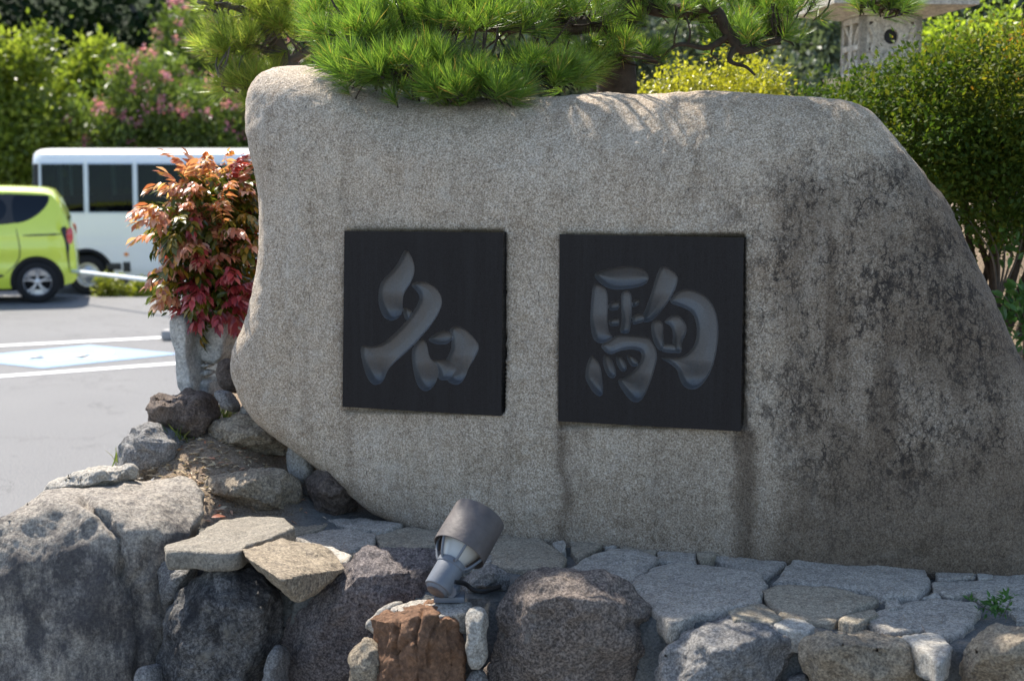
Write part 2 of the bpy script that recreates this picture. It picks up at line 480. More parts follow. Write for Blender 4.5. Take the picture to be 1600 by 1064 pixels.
def strip(p, q, w, z=0.006, n=10):
    p, q = Vector(p), Vector(q); d = (q - p).normalized(); s = Vector((-d.y, d.x, 0)) * w / 2
    V = []; F = []
    for i in range(n + 1):
        m = p.lerp(q, i / n); V += [(m.x + s.x, m.y + s.y, z), (m.x - s.x, m.y - s.y, z)]
        if i: k = 2 * i; F.append((k - 2, k - 1, k + 1, k))
    return V, F
for (a, bb, w, lab) in (((-300, 556), (272, 527), 0.15, 'white parking bay line on the far side of the blue patch'), ((-300, 611), (300, 566.5), 0.15, 'white parking bay line on the near side of the blue patch')):
    p = UZ(a[0], a[1], 0); q = UZ(bb[0], bb[1], 0)
    V, F = strip(p, q, w); tag(mk('parking_line', V, F, MATS['paint_white'], smooth=False), lab, kind='structure')
# blue accessible-bay patch with its white wheelchair sign, faded
A = UZ(281, 553.5, 0); B = UZ(140, 540, 0); D = UZ(66, 576, 0); C = B + D - A
def sq(u, v, z): q = A + (B - A) * u + (D - A) * v; return (q.x, q.y, z)
bp = mk('accessible_bay_patch', [sq(0, 0, .006), sq(1, 0, .006), sq(1, 1, .006), sq(0, 1, .006)], [(0, 3, 2, 1)], MATS['paint_blue'], smooth=False)
tag(bp, 'faded blue accessible parking patch with white wheelchair sign', kind='structure')
# sign drawn in patch coordinates: u along A->B, v along A->D (head towards A)
def flat_poly(pts, z):
    return [sq(u, v, z) for u, v in pts], [tuple(range(len(pts)))]
def ringp(cu, cv, r0, r1, a0, a1, n=22):
    V = []; F = []
    for i in range(n + 1):
        a = a0 + (a1 - a0) * i / n
        V += [sq(cu + r0 * math.cos(a), cv + r0 * math.sin(a), .010), sq(cu + r1 * math.cos(a), cv + r1 * math.sin(a), .010)]
        if i: k = 2 * i; F.append((k - 2, k - 1, k + 1, k))
    return V, F
def bar(u0, v0, u1, v1, w):
    d = np.array([u1 - u0, v1 - v0]); d /= np.linalg.norm(d); s = np.array([-d[1], d[0]]) * w / 2
    return flat_poly([(u0 + s[0], v0 + s[1]), (u1 + s[0], v1 + s[1]), (u1 - s[0], v1 - s[1]), (u0 - s[0], v0 - s[1])], .010)
sym = join(ringp(0.16, 0.45, 0.0, 0.075, 0, 2 * math.pi), bar(0.25, 0.45, 0.55, 0.47, 0.12), bar(0.36, 0.46, 0.38, 0.72, 0.09),
           bar(0.55, 0.42, 0.57, 0.74, 0.1), bar(0.53, 0.72, 0.82, 0.82, 0.09), bar(0.80, 0.80, 0.80, 0.92, 0.08), ringp(0.62, 0.42, 0.2, 0.29, 0.75, 4.7))
mk('wheelchair_sign', *sym, MATS['paint_white'], bp, smooth=False)

# hill behind the lot
b = NB('hill_undergrowth'); v = b.pos()
b.done(b.pbr(b.ramp(b.noise(v, 0.9, 8, 0.7), [(0.3, (0.012, 0.02, 0.01)), (0.7, (0.05, 0.07, 0.025))]), 0.95, spec=0.1).outputs[0])
xs = np.linspace(-120, 140, 70); ys = np.linspace(33, 150, 40); X, Y = np.meshgrid(xs, ys, indexing='ij')
Z = -0.45 + 22 * sstep(33, 110, Y) + 1.5 * fbm(np.stack([X, Y, X * 0], 2), 0.06, 3, 3) * sstep(34, 45, Y)
tag(mk('hillside', np.stack([X, Y, Z], 2).reshape(-1, 3), gridf(70, 40), MATS['hill_undergrowth'], origin=(0, 33, -0.45)), 'dark wooded hillside rising behind the parking lot', kind='structure')

# ------------------------------------------------------------------ raised bed: mortar ledge in front of the monument, soil behind
b = NB('bed_mortar_soil'); v = b.pos(); s_ = b.attr('soil')
n1 = b.noise(v, 40, 6, 0.7); n2 = b.noise(v, 5, 5, 0.6); fine = b.noise(v, 160, 3, 0.7)
mort = b.mix(0.5, b.ramp(n2, [(0.3, (0.085, 0.088, 0.085)), (0.7, (0.17, 0.17, 0.16))]), b.ramp(fine, [(0.35, (0.05, 0.05, 0.05)), (0.6, (0.2, 0.195, 0.18))]))
soil = b.mix(0.5, b.ramp(n1, [(0.3, (0.12, 0.085, 0.055)), (0.7, (0.29, 0.225, 0.155))]), b.ramp(fine, [(0.36, (0.07, 0.045, 0.03)), (0.62, (0.38, 0.30, 0.22))]))
b.done(b.pbr(b.mix(s_, mort, soil), 0.95, b.bump(n1, 0.7, 0.02), spec=0.2).outputs[0])
def bed_h(x, y):
    fy = PL.y + (x - PL.x) * fdir.y / fdir.x
    z = LEDGE - 0.023 + 0.0 * x
    z = z + 0.21 * np.exp(-((x + 1.02) / 0.34) ** 2 - ((y - 4.72) / 0.30) ** 2)
    z = z + 0.16 * sstep(4.6, 5.2, y) * sstep(-0.5, -1.0, x)
    z = z + 0.15 * sstep(0.2, 1.2, y - fy)
    z = z + 0.75 * sstep(1.0, 2.4, x) * sstep(5.4, 7.2, y)
    return z
xs = np.linspace(-1.6, 5.2, 240); ys = np.linspace(2.0, 9.5, 260); X, Y = np.meshgrid(xs, ys, indexing='ij')
Z = bed_h(X, Y); fy = face_y(X)
Z = Z + 0.006 * fbm(np.stack([X, Y, Z], 2), 14, 4, 5)
inside = np.minimum(Y - (fy - 0.60), np.minimum(X + 1.24 - 0.08 * (Y - 4), 9.3 - Y))
Z = np.where(inside < 0, np.maximum(-0.1, Z + inside * 14), Z)
soil = np.maximum(sstep(0.05, 0.3, Y - fy), sstep(-0.62, -0.78, X) * sstep(4.28, 4.42, Y))
keep = gridf(240, 260); zz = Z.reshape(-1); keep = keep[zz[keep].max(1) > -0.05]
ledge = mk('stone_ledge', np.stack([X, Y, Z], 2).reshape(-1, 3), keep, MATS['bed_mortar_soil'], attrs={'soil': soil.reshape(-1)}, origin=(0, 4, 0))
tag(ledge, 'raised bed with mortared flagstone ledge in front of the monument', kind='structure')

# ------------------------------------------------------------------ monument
b = NB('monument_granite'); v = b.pos()
st = b.attr('stain'); lc = b.attr('lichen'); warm = b.attr('warm')
big = b.noise(v, 3.2, 7, 0.65)
base = b.ramp(big, [(0.30, (0.44, 0.335, 0.23)), (0.70, (0.69, 0.565, 0.425))])
base = b.mix(b.math('MULTIPLY', warm, 0.7), base, (0.50, 0.345, 0.21, 1))
g = b.noise(v, 200, 4, 0.8)
grain = b.ramp(g, [(0.35, (0.045, 0.036, 0.03)), (0.44, (0.27, 0.205, 0.145)), (0.52, (0.59, 0.485, 0.375)), (0.63, (1.0, 0.91, 0.77))])
col = b.mix(0.64, base, grain)
sp = b.noise(v, 120, 4, 0.7)
col = b.mix(b.ramp(sp, [(0.35, 0.55), (0.44, 0.0)]), col, (0.075, 0.065, 0.058, 1))
pale = b.noise(v, 9, 8, 0.75, 0.5)
col = b.mix(b.ramp(pale, [(0.54, 0.0), (0.72, 0.45)]), col, (0.72, 0.655, 0.56, 1))
mot = b.noise(v, 26, 6, 0.75)
col = b.mix(b.ramp(mot, [(0.34, 0.55), (0.50, 0.0)]), col, b.mix(1.0, col, (0.52, 0.48, 0.43, 1), 'MULTIPLY'))
runs = b.noise(b.scalev(v, (13, 13, 0.9)), 1, 7, 0.7)
col = b.mix(b.ramp(runs, [(0.50, 0.0), (0.74, 0.48)]), col, b.mix(1.0, col, (0.42, 0.38, 0.35, 1), 'MULTIPLY'))
col = b.mix(b.ramp(runs, [(0.30, 0.18), (0.44, 0.0)]), col, (0.74, 0.69, 0.62, 1))
nick = b.math('MULTIPLY', b.ramp(b.noise(b.scalev(v, (46, 46, 11)), 1, 3, 0.6), [(0.70, 0.0), (0.76, 1.0)]), 0.75)
col = b.mix(nick, col, (0.05, 0.043, 0.038, 1))
blot = b.noise(v, 5.5, 7, 0.7); vv = b.scalev(v, (1, 1, 0.62))
ve = b.noise(vv, 36, 10, 0.74, 0.2); vr = b.math('ABSOLUTE', b.math('SUBTRACT', ve, 0.5))
thin = b.math('MULTIPLY', b.ramp(vr, [(0.010, 1.0), (0.040, 0.0)]), b.ramp(blot, [(0.46, 0.0), (0.58, 1.0)]))
spot = b.math('ADD', b.math('MULTIPLY', b.noise(vv, 52, 9, 0.78), 0.66), b.math('MULTIPLY', blot, 0.34))
dn = b.n('TexNoise'); dn.inputs['Scale'].default_value = 30; dn.inputs['Detail'].default_value = 5; b.l(v, dn.inputs['Vector'])
dv = b.n('VectorMath', operation='MULTIPLY_ADD'); b.l(dn.outputs['Color'], dv.inputs[0]); dv.inputs[1].default_value = (.045, .045, .045); b.l(vv, dv.inputs[2])
vo = b.n('TexVoronoi', feature='DISTANCE_TO_EDGE'); vo.inputs['Scale'].default_value = 34; b.l(dv.outputs[0], vo.inputs['Vector'])
crack = b.math('MULTIPLY', b.ramp(vo.outputs['Distance'], [(0.03, 1.0), (0.11, 0.0)]), b.ramp(b.math('ADD', b.math('MULTIPLY', b.noise(vv, 15, 6, 0.7), .6), b.math('MULTIPLY', blot, .4)), [(0.49, 0.0), (0.58, 1.0)]))
vo2 = b.n('TexVoronoi', feature='DISTANCE_TO_EDGE'); vo2.inputs['Scale'].default_value = 75; b.l(dv.outputs[0], vo2.inputs['Vector'])
crack2 = b.math('MULTIPLY', b.ramp(vo2.outputs['Distance'], [(0.04, 0.75), (0.16, 0.0)]), b.ramp(b.noise(vv, 19, 6, 0.7), [(0.50, 0.0), (0.60, 1.0)]))
lf = b.math('MAXIMUM', b.math('MAXIMUM', crack, crack2), b.math('MULTIPLY', b.ramp(spot, [(0.52, 0.0), (0.575, 1.0)]), .9))
col = b.mix(b.math('MULTIPLY', b.math('MULTIPLY', lf, lc), 0.97, True), col, (0.026, 0.021, 0.021, 1))
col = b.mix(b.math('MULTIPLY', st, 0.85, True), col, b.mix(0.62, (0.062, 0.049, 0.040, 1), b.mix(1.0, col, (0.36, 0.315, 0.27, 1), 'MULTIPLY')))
hh = b.math('ADD', b.noise(v, 34, 8, 0.75), b.math('MULTIPLY', g, 0.35))
b.done(b.pbr(col, 0.86, b.bump(b.math('SUBTRACT', hh, b.math('MULTIPLY', nick, 0.5)), 0.75, 0.02), spec=0.3).outputs[0])

MON = [(357, 570), (364, 535), (383, 490), (398, 430), (407, 350), (404, 280), (396, 220), (388, 180), (390, 140), (404, 110), (435, 97), (480, 95), (525, 106), (570, 128), (640, 150),
       (740, 156), (850, 150), (950, 145), (1060, 142), (1170, 143), (1270, 150), (1330, 158), (1365, 176), (1400, 212), (1440, 260), (1480, 312), (1512, 370), (1542, 435), (1572, 505), (1602, 575),
       (1632, 660), (1652, 740), (1662, 830), (1660, 930), (1400, 930), (1150, 925), (900, 915), (780, 890), (660, 850), (565, 795), (500, 738), (450, 698), (402, 658), (370, 612)]
TF = 0.24
P0 = Vector(PL) - FN * TF
def mon_w(ph): c, s = np.cos(ph), np.sin(ph); return np.maximum(0, s) ** 1.2, np.maximum(0, -s) ** 1.2, np.maximum(0, -c) ** 1.2, np.maximum(0, c) ** 1.2     # top, bottom, left, right
def mon_p(ph): t, d, l, r = mon_w(ph); return (2.15 * t + 3.2 * d + 2.7 * l + 2.3 * r) / (t + d + l + r)
def mon_s0(ph): t, d, l, r = mon_w(ph); return (0.47 * t + 0.86 * d + 0.80 * l + 0.52 * r) / (t + d + l + r)
def mon_post(V, nn):
    sh = V.shape; P = V.reshape(-1, 3); N = nn.reshape(-1, 3)
    dist = (P - np.array(PL)) @ np.array(FN)
    px = project(P)
    d = 0.014 * fbm(P, 1.6, 3, 31) + 0.006 * fbm(P, 7, 4, 32) + 0.0022 * fbm(P, 38, 4, 33, 0.6)
    front = sstep(-0.09, -0.02, dist)
    def zone(x0, x1, y0, y1, s=5): return sstep(x0 - s, x0, px[:, 0]) * sstep(x1 + s, x1, px[:, 0]) * sstep(y0 - s, y0, px[:, 1]) * sstep(y1 + s, y1, px[:, 1])
    flat = np.maximum(zone(540, 785, 363, 642), zone(877, 1160, 370, 665)) * front
    P = P + N * (d * (1 - 0.85 * flat))[:, None]
    # dress the face flat behind the two plaques
    dist = (P - np.array(PL)) @ np.array(FN)
    P = P - np.array(FN) * (np.maximum(0, dist + 0.040) * flat)[:, None]
    return P.reshape(sh)
mv, mf = star_shape(MON, P0, FN, TF, 0.36, p=mon_p, s0=mon_s0, NU=560, NV=230, rnd=2, amp=0, post=mon_post)
px = project(mv)
q = lambda x0, x1: sstep(x0, x1, px[:, 0])
n_lo = fbm(mv, 2.6, 4, 41)
lich = 1.05 * sstep(1080, 1300, px[:, 0] + 90 * n_lo) * (0.35 + 0.65 * sstep(190, 300, px[:, 1] + 40 * n_lo)) * (1 - 0.65 * sstep(700, 830, px[:, 1]))
lich = np.maximum(lich, 0.10)
def drip(x, w, y0, y1, k):
    wob = 7 * vnoise(np.stack([px[:, 0] * 0, px[:, 1], px[:, 0] * 0 + x], 1), 0.018, 3)
    t = np.exp(-((px[:, 0] - x - wob) / w) ** 2) * sstep(y0 - 6, y0 + 8, px[:, 1]) * (1 - 0.45 * sstep(y0 + 60, y1, px[:, 1]))
    return k * t * (0.75 + 0.25 * vnoise(mv, 30, 8))
stain = drip(883, 11, 655, 860, 0.95) + drip(1162, 18, 668, 900, 1.3) + drip(795, 9, 645, 850, 0.4) + drip(545, 7, 636, 780, 0.18) + drip(905, 22, 660, 760, 0.25) + drip(650, 60, 640, 700, 0.16) + drip(1040, 80, 668, 730, 0.22)
vs = np.stack([mv[:, 0] * 9, mv[:, 1] * 9, mv[:, 2] * 1.2], 1)
stain = stain + (0.52 + 0.2 * n_lo) * sstep(1140, 1320, px[:, 0] + 60 * n_lo) * sstep(215, 300, px[:, 1] + 30 * n_lo) + 0.9 * sstep(0.0, 0.65, fbm(vs, 1.0, 5, 51)) * sstep(1120, 1420, px[:, 0]) * sstep(200, 330, px[:, 1])
stain = stain + 0.75 * sstep(1330, 1560, px[:, 0] + 60 * n_lo - 0.22 * (px[:, 1] - 500)) * sstep(170, 300, px[:, 1]) * (0.55 + 0.45 * fbm(mv, 5, 4, 9))
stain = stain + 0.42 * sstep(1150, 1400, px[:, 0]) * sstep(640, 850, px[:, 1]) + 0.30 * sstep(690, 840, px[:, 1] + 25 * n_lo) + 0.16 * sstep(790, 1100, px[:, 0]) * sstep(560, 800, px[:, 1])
warmv = sstep(230, 150, px[:, 1]) * sstep(850, 1000, px[:, 0]) * 0.9 + 0.5 * sstep(0.0, 0.5, fbm(mv, 3.1, 3, 61))
monu = wempty('inscribed_monument', (PL.x + 0.75, PL.y + 0.1, LEDGE))
tag(monu, 'huge pale granite monument boulder with two black engraved plaques', 'monument stone')
mk('boulder', mv, mf, MATS['monument_granite'], monu, attrs={'stain': np.clip(stain, 0, 1), 'lichen': np.clip(lich, 0, 1), 'warm': np.clip(warmv, 0, 1)})

# plaques with carved characters
b = NB('plaque_polished'); v = b.pos()
n = b.noise(v, 260, 3, 0.7); stv = b.scalev(v, (60, 60, 2.5)); sk = b.noise(stv, 1, 6, 0.7)
col = b.mix(b.math('MULTIPLY', b.ramp(sk, [(0.45, 0.0), (0.7, 1.0)]), 0.22), b.ramp(n, [(0.35, (0.006, 0.006, 0.007)), (0.7, (0.016, 0.016, 0.018))]), (0.028, 0.03, 0.033, 1))
b.done(b.pbr(col, b.math('ADD', 0.07, b.math('MULTIPLY', sk, 0.10)), None, spec=0.24).outputs[0])
b = NB('plaque_carved'); v = b.pos()
n = b.noise(v, 200, 3, 0.7); sk = b.noise(b.scalev(v, (34, 34, 4)), 1, 6, 0.7)
col = b.mix(b.ramp(sk, [(0.35, 0.0), (0.7, 0.6)]), b.ramp(n, [(0.3, (0.058, 0.059, 0.062)), (0.7, (0.10, 0.101, 0.105))]), (0.092, 0.078, 0.064, 1))
b.done(b.pbr(col, 0.45, b.bump(n, 0.1, 0.002), spec=0.6).outputs[0])
def conv(pts, ox, oy, k): return [(ox + x / k, oy + y / k) for x, y in pts]
CH_L = [conv(p, 520, 340, 3.327) for p in (
    [(378,165),(398,180),(425,240),(425,290),(405,345),(370,390),(362,440),(365,490),(340,525),(300,540),(265,520),(245,480),(235,430),(240,360),(260,320),(300,285),(340,235),(362,185)],
    [(400,350),(440,330),(490,335),(545,370),(572,430),(560,480),(520,550),(460,620),(400,685),(330,745),(285,790),(265,850),(235,870),(205,868),(175,830),(155,760),(142,690),(150,660),(200,672),(250,660),(310,615),(380,540),(430,470),(455,420),(440,385)],
    [(365,462),(385,472),(418,488),(395,532),(378,535),(365,500)],
    [(420,660),(460,625),(490,650),(500,720),(520,745),(545,770),(548,830),(525,880),(490,905),(455,895),(430,850),(415,780),(408,700)],
    [(488,632),(540,595),(590,582),(622,610),(612,650),(570,662),(520,655)],
    [(600,580),(640,560),(690,580),(740,630),(765,670),(740,730),(705,780),(690,830),(660,868),(630,870),(590,850),(600,800),(580,750),(610,700),(620,650)],
    [(505,740),(560,738),(620,740),(680,780),(690,830),(640,845),(590,845),(550,845),(540,800)])]
CH_R = [conv(p, 860, 350, 3.128) for p in (
    [(205,245),(260,222),(340,208),(410,205),(465,225),(485,260),(470,295),(420,312),(350,322),(285,318),(240,290)],
    [(208,285),(250,300),(280,325),(282,400),(278,470),(285,530),(310,555),(275,580),(235,585),(205,560),(193,480),(198,380)],
    [(345,325),(395,325),(400,400),(395,470),(390,530),(365,538),(335,530),(350,480),(345,400)],
    [(282,385),(335,372),(342,400),(330,420),(282,425)], [(282,465),(335,455),(340,485),(330,500),(286,500)],
    [(398,372),(437,365),(435,395),(398,412)], [(396,445),(450,435),(470,470),(440,485),(396,495)],
    [(240,590),(300,560),(320,540),(400,545),(450,548),(490,560),(525,630),(515,690),(490,770),(460,840),(435,872),(400,870),(370,840),(340,795),(325,760),(370,745),(420,705),(450,650),(440,620),(390,610),(340,620),(295,640),(265,625)],
    [(200,635),(215,650),(245,690),(255,760),(260,830),(240,845),(210,825),(185,785),(168,750),(175,690)],
    [(262,635),(290,645),(315,690),(325,735),(310,755),(285,750),(262,710),(255,665)],
    [(325,640),(350,650),(375,690),(370,720),(345,722),(325,690),(318,660)], [(370,640),(395,640),(430,670),(428,695),(400,698),(380,675)],
    [(540,200),(575,212),(625,250),(620,300),(585,370),(540,430),(490,480),(450,480),(445,460),(470,400),(495,330),(515,260)],
    [(575,385),(605,340),(650,315),(710,325),(770,360),(808,420),(822,490),(820,580),(800,680),(770,750),(730,800),(690,812),(650,795),(630,755),(620,710),(580,680),(535,655),(560,650),(620,655),(670,635),(705,590),(718,530),(710,470),(690,430),(640,405)],
    [(490,480),(530,465),(555,490),(550,540),(560,600),(540,625),(515,600),(495,550)],
    [(550,480),(590,445),(630,445),(665,490),(668,530),(640,580),(645,625),(620,635),(590,620),(600,560),(595,510),(575,490)],
    [(535,590),(580,580),(640,600),(640,632),(570,630),(535,620)])]
def poly_dist(P, poly):
    """signed distance of points to a closed polygon, positive inside"""
    A = np.array(poly); B = np.roll(A, -1, 0); d = np.full(len(P), 1e9); ins = np.zeros(len(P), bool)
    for a, c in zip(A, B):
        e = c - a; t = np.clip(((P - a) @ e) / (e @ e), 0, 1)
        d = np.minimum(d, np.hypot(*(P - a - t[:, None] * e).T))
        cond = ((a[1] > P[:, 1]) != (c[1] > P[:, 1]))
        with np.errstate(divide='ignore', invalid='ignore'):
            ins ^= cond & (P[:, 0] < (c[0] - a[0]) * (P[:, 1] - a[1]) / (c[1] - a[1]) + a[0])
    return np.where(ins, d, -d)
def plaque(corners, strokes, label, clabel, nx, ny):
    pp = Vector(PL) + FN * 0.020
    c = [np.array(UP(x, y, pp, FN)) for x, y in corners]       # tl tr br bl
    u = np.linspace(0, 1, nx); w = np.linspace(0, 1, ny); Ug, Wg = np.meshgrid(u, w, indexing='ij')
    Pg = ((1 - Ug) * (1 - Wg))[..., None] * c[0] + (Ug * (1 - Wg))[..., None] * c[1] + (Ug * Wg)[..., None] * c[2] + ((1 - Ug) * Wg)[..., None] * c[3]
    P = Pg.reshape(-1, 3); pxy = project(P); dep = np.zeros(len(P)); sd = np.full(len(P), -1e9)
    for s in strokes:
        s = chaikin(s, 2); lo = s.min(0) - 2; hi = s.max(0) + 2
        m = np.all((pxy > lo) & (pxy < hi), 1); d = poly_dist(pxy[m], s)
        wmax = max(6.0, d.max())
        prof = 0.034 * min(1.0, 0.12 + wmax / 24) * (0.62 * (1 - (1 - np.clip(d / min(4.5, 0.5 * wmax), 0, 1)) ** 2) + 0.38 * (1 - (1 - np.clip(d / wmax, 0, 1)) ** 2))
        end = sstep(s[:, 1].max() - 46, s[:, 1].max() - 12, pxy[m][:, 1])
        prof = np.where(d > 0, prof * (0.62 + 0.62 * end) + 0.0012, 0)
        dep[m] = np.maximum(dep[m], prof); sd[m] = np.maximum(sd[m], d)
    S2 = sd.reshape(nx, ny); gi, gj = np.gradient(np.clip(S2, -6, 99)); g2 = gi ** 2 + gj ** 2 + 1e-6
    di, dj = -S2 * gi / g2, -S2 * gj / g2; m2 = (np.abs(di) < .62) & (np.abs(dj) < .62) & (np.abs(S2) < 1.5)
    ti = np.gradient(Pg, axis=0); tj = np.gradient(Pg, axis=1)
    Pg = Pg + np.where(m2, di, 0)[..., None] * ti + np.where(m2, dj, 0)[..., None] * tj
    dep = np.where(m2.reshape(-1), 0.0, dep); sd = np.where(m2.reshape(-1), 0.0, sd)
    P = Pg.reshape(-1, 3) - np.array(FN) * dep[:, None]
    F = gridf(nx, ny); ins = (sd[F] >= 0).all(1) & (sd[F].max(1) > 0)
    # rim and sides
    k = 0.004; NN = np.array(FN)
    Fp = F[~ins]; Fc = F[ins]
    ring = [i * ny for i in range(nx)] + [(nx - 1) * ny + j for j in range(1, ny)] + [i * ny + ny - 1 for i in range(nx - 2, -1, -1)] + [j for j in range(ny - 2, 0, -1)]
    back = P[ring] - NN * 0.08
    base = len(P); L = len(ring)
    side = np.array([(ring[i], base + i, base + (i + 1) % L, ring[(i + 1) % L]) for i in range(L)])
    o = mk('plaque', np.concatenate([P, back]), np.concatenate([Fp, side]), MATS['plaque_polished'], monu, True, 30)
    o['label'] = label
    used = np.unique(Fc); remap = np.full(len(P), -1); remap[used] = np.arange(len(used))
    cobj = mk('carved_character', P[used], remap[Fc], MATS['plaque_carved'], o, True, 60)
    cobj['label'] = clabel
    return o
plaque([(538, 361), (786, 363.5), (783, 650), (535, 635.5)], CH_L, 'black polished plaque carved with a six stroke character, left one', 'carved grey character 名', 260, 290)
plaque([(874.5, 366), (1162, 371.5), (1157, 674), (872, 658)], CH_R, 'black polished plaque carved with a dense character, right one', 'carved grey character 駒', 300, 310)

# ------------------------------------------------------------------ rocks of the retaining wall
rock_mat('rock_dark_blue', (0.235, 0.225, 0.225), (0.105, 0.098, 0.102), (0.025, 0.023, 0.026), 0.5, 130, 0.75, (0.022, 0.021, 0.026), 0.8, 4.2, fac_bias=0.05)
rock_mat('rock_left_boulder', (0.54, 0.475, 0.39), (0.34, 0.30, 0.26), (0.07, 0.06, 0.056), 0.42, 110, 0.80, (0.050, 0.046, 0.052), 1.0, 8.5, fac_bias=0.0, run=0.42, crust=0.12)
rock_mat('rock_black_lichen', (0.30, 0.285, 0.265), (0.12, 0.112, 0.110), (0.02, 0.02, 0.021), 0.5, 120, 0.92, (0.018, 0.017, 0.019), 0.9, 6.0, lichen=(0.30, 0.27, 0.22), fac_bias=0.06)
rock_mat('rock_purple', (0.32, 0.275, 0.255), (0.155, 0.128, 0.124), (0.028, 0.024, 0.027), 0.55, 150, 0.6, (0.030, 0.026, 0.030), 0.8, 5.0)
rock_mat('rock_front_brown', (0.38, 0.312, 0.262), (0.175, 0.14, 0.12), (0.030, 0.026, 0.025), 0.55, 150, 0.6, (0.036, 0.031, 0.033), 0.8, 4.5, lichen=(0.30, 0.28, 0.25))
rock_mat('rock_rust', (0.36, 0.20, 0.115), (0.20, 0.105, 0.06), (0.07, 0.038, 0.025), 0.3, 70, 0.45, (0.07, 0.042, 0.03), 1.0, 8.0)
rock_mat('rock_grey', (0.36, 0.345, 0.325), (0.20, 0.188, 0.178), (0.05, 0.047, 0.046), 0.5, 150, 0.45, (0.06, 0.056, 0.055), 0.7, 6.0)
rock_mat('rock_tan', (0.50, 0.41, 0.295), (0.30, 0.24, 0.172), (0.07, 0.058, 0.047), 0.5, 140, 0.35, (0.085, 0.07, 0.055), 0.7, 6.0)
rock_mat('rock_pale', (0.50, 0.465, 0.405), (0.34, 0.305, 0.255), (0.11, 0.097, 0.082), 0.45, 150, 0.2, (0.14, 0.12, 0.10), 0.55, 7.0)
rock_mat('rock_brown', (0.25, 0.195, 0.155), (0.125, 0.092, 0.075), (0.04, 0.03, 0.027), 0.45, 130, 0.5, (0.04, 0.032, 0.03), 0.8, 6.0)
rock_mat('flag_grey', (0.50, 0.45, 0.38), (0.35, 0.31, 0.26), (0.075, 0.073, 0.07), 0.5, 170, 0.22, (0.11, 0.108, 0.105), 0.55, 7.0)
rock_mat('flag_tan', (0.44, 0.375, 0.28), (0.29, 0.242, 0.178), (0.075, 0.064, 0.052), 0.5, 170, 0.3, (0.11, 0.095, 0.075), 0.55, 7.0)
rock_mat('slab_pale', (0.36, 0.32, 0.26), (0.26, 0.228, 0.18), (0.10, 0.088, 0.075), 0.45, 160, 0.3, (0.15, 0.13, 0.105), 0.6, 8.0)
rock_mat('flag_pale', (0.52, 0.49, 0.43), (0.38, 0.345, 0.295), (0.12, 0.108, 0.095), 0.45, 170, 0.18, (0.15, 0.135, 0.115), 0.5, 7.0)

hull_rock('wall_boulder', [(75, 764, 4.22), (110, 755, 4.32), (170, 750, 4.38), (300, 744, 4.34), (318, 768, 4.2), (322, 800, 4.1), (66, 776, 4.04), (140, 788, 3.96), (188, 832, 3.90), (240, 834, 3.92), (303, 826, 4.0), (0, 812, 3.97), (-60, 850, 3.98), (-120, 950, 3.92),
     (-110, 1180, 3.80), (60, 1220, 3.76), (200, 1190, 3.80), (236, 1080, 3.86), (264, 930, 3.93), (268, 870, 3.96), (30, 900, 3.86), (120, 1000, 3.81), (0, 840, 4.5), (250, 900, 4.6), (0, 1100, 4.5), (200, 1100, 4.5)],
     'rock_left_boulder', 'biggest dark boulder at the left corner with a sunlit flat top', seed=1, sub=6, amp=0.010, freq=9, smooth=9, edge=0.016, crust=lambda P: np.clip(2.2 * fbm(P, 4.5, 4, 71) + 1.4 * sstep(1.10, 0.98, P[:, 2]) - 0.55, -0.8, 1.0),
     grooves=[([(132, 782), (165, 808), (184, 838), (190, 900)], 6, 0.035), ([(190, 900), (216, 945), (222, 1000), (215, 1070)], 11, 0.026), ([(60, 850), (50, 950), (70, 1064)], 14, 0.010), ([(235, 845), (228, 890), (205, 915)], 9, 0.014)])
rock('wall_boulder', [(247, 1000), (258, 950), (283, 915), (320, 893), (365, 884), (405, 890), (430, 915), (441, 950), (436, 1000), (420, 1045), (402, 1090), (330, 1125), (258, 1105), (244, 1050)],
     3.84, 0.12, 'rock_black_lichen', 'round black lichen covered boulder below the pale thick slab', p=2.4, NU=110, NV=60, amp=0.010, freq=10, lumps=0.012, seed=2, hull=True, cuts=4)
rock('wall_stone', [(250, 892), (266, 882), (300, 884), (300, 906), (272, 936), (259, 946), (252, 922)], 3.93, 0.06, 'rock_grey', 'small grey stone wedged left of the black lichen boulder', p=3, NU=40, NV=24, amp=0.004, freq=18, seed=3, hull=True, cuts=4)
rock('wall_stone', [(210, 1060), (222, 1042), (245, 1032), (258, 1045), (262, 1090), (215, 1095)], 3.78, 0.07, 'rock_grey', 'small grey stone at the bottom edge beside the biggest boulder', p=2.6, NU=40, NV=24, amp=0.004, freq=15, seed=4)
rock('wall_boulder', [(405, 1090), (420, 1020), (446, 968), (495, 928), (528, 892), (556, 866), (600, 855), (655, 854), (700, 858), (715, 880), (706, 915), (680, 940), (640, 958), (612, 985), (600, 1040), (585, 1110), (480, 1150)],
     3.90, 0.15, 'rock_purple', 'long purple grey boulder sloping down behind the rust brown stone', p=2.7, NU=130, NV=70, amp=0.009, freq=8, lumps=0.018, seed=5, hull=True, cuts=4, cut_r=(0.8, 0.94), n=(-0.3, -0.85, 0.45))
rock('wall_stone', [(410, 1060), (425, 1020), (440, 1000), (452, 1040), (440, 1090), (412, 1095)], 3.74, 0.06, 'rock_grey', 'small grey stone at the bottom between black and purple boulders', p=2.6, NU=40, NV=24, amp=0.004, freq=15, seed=6)
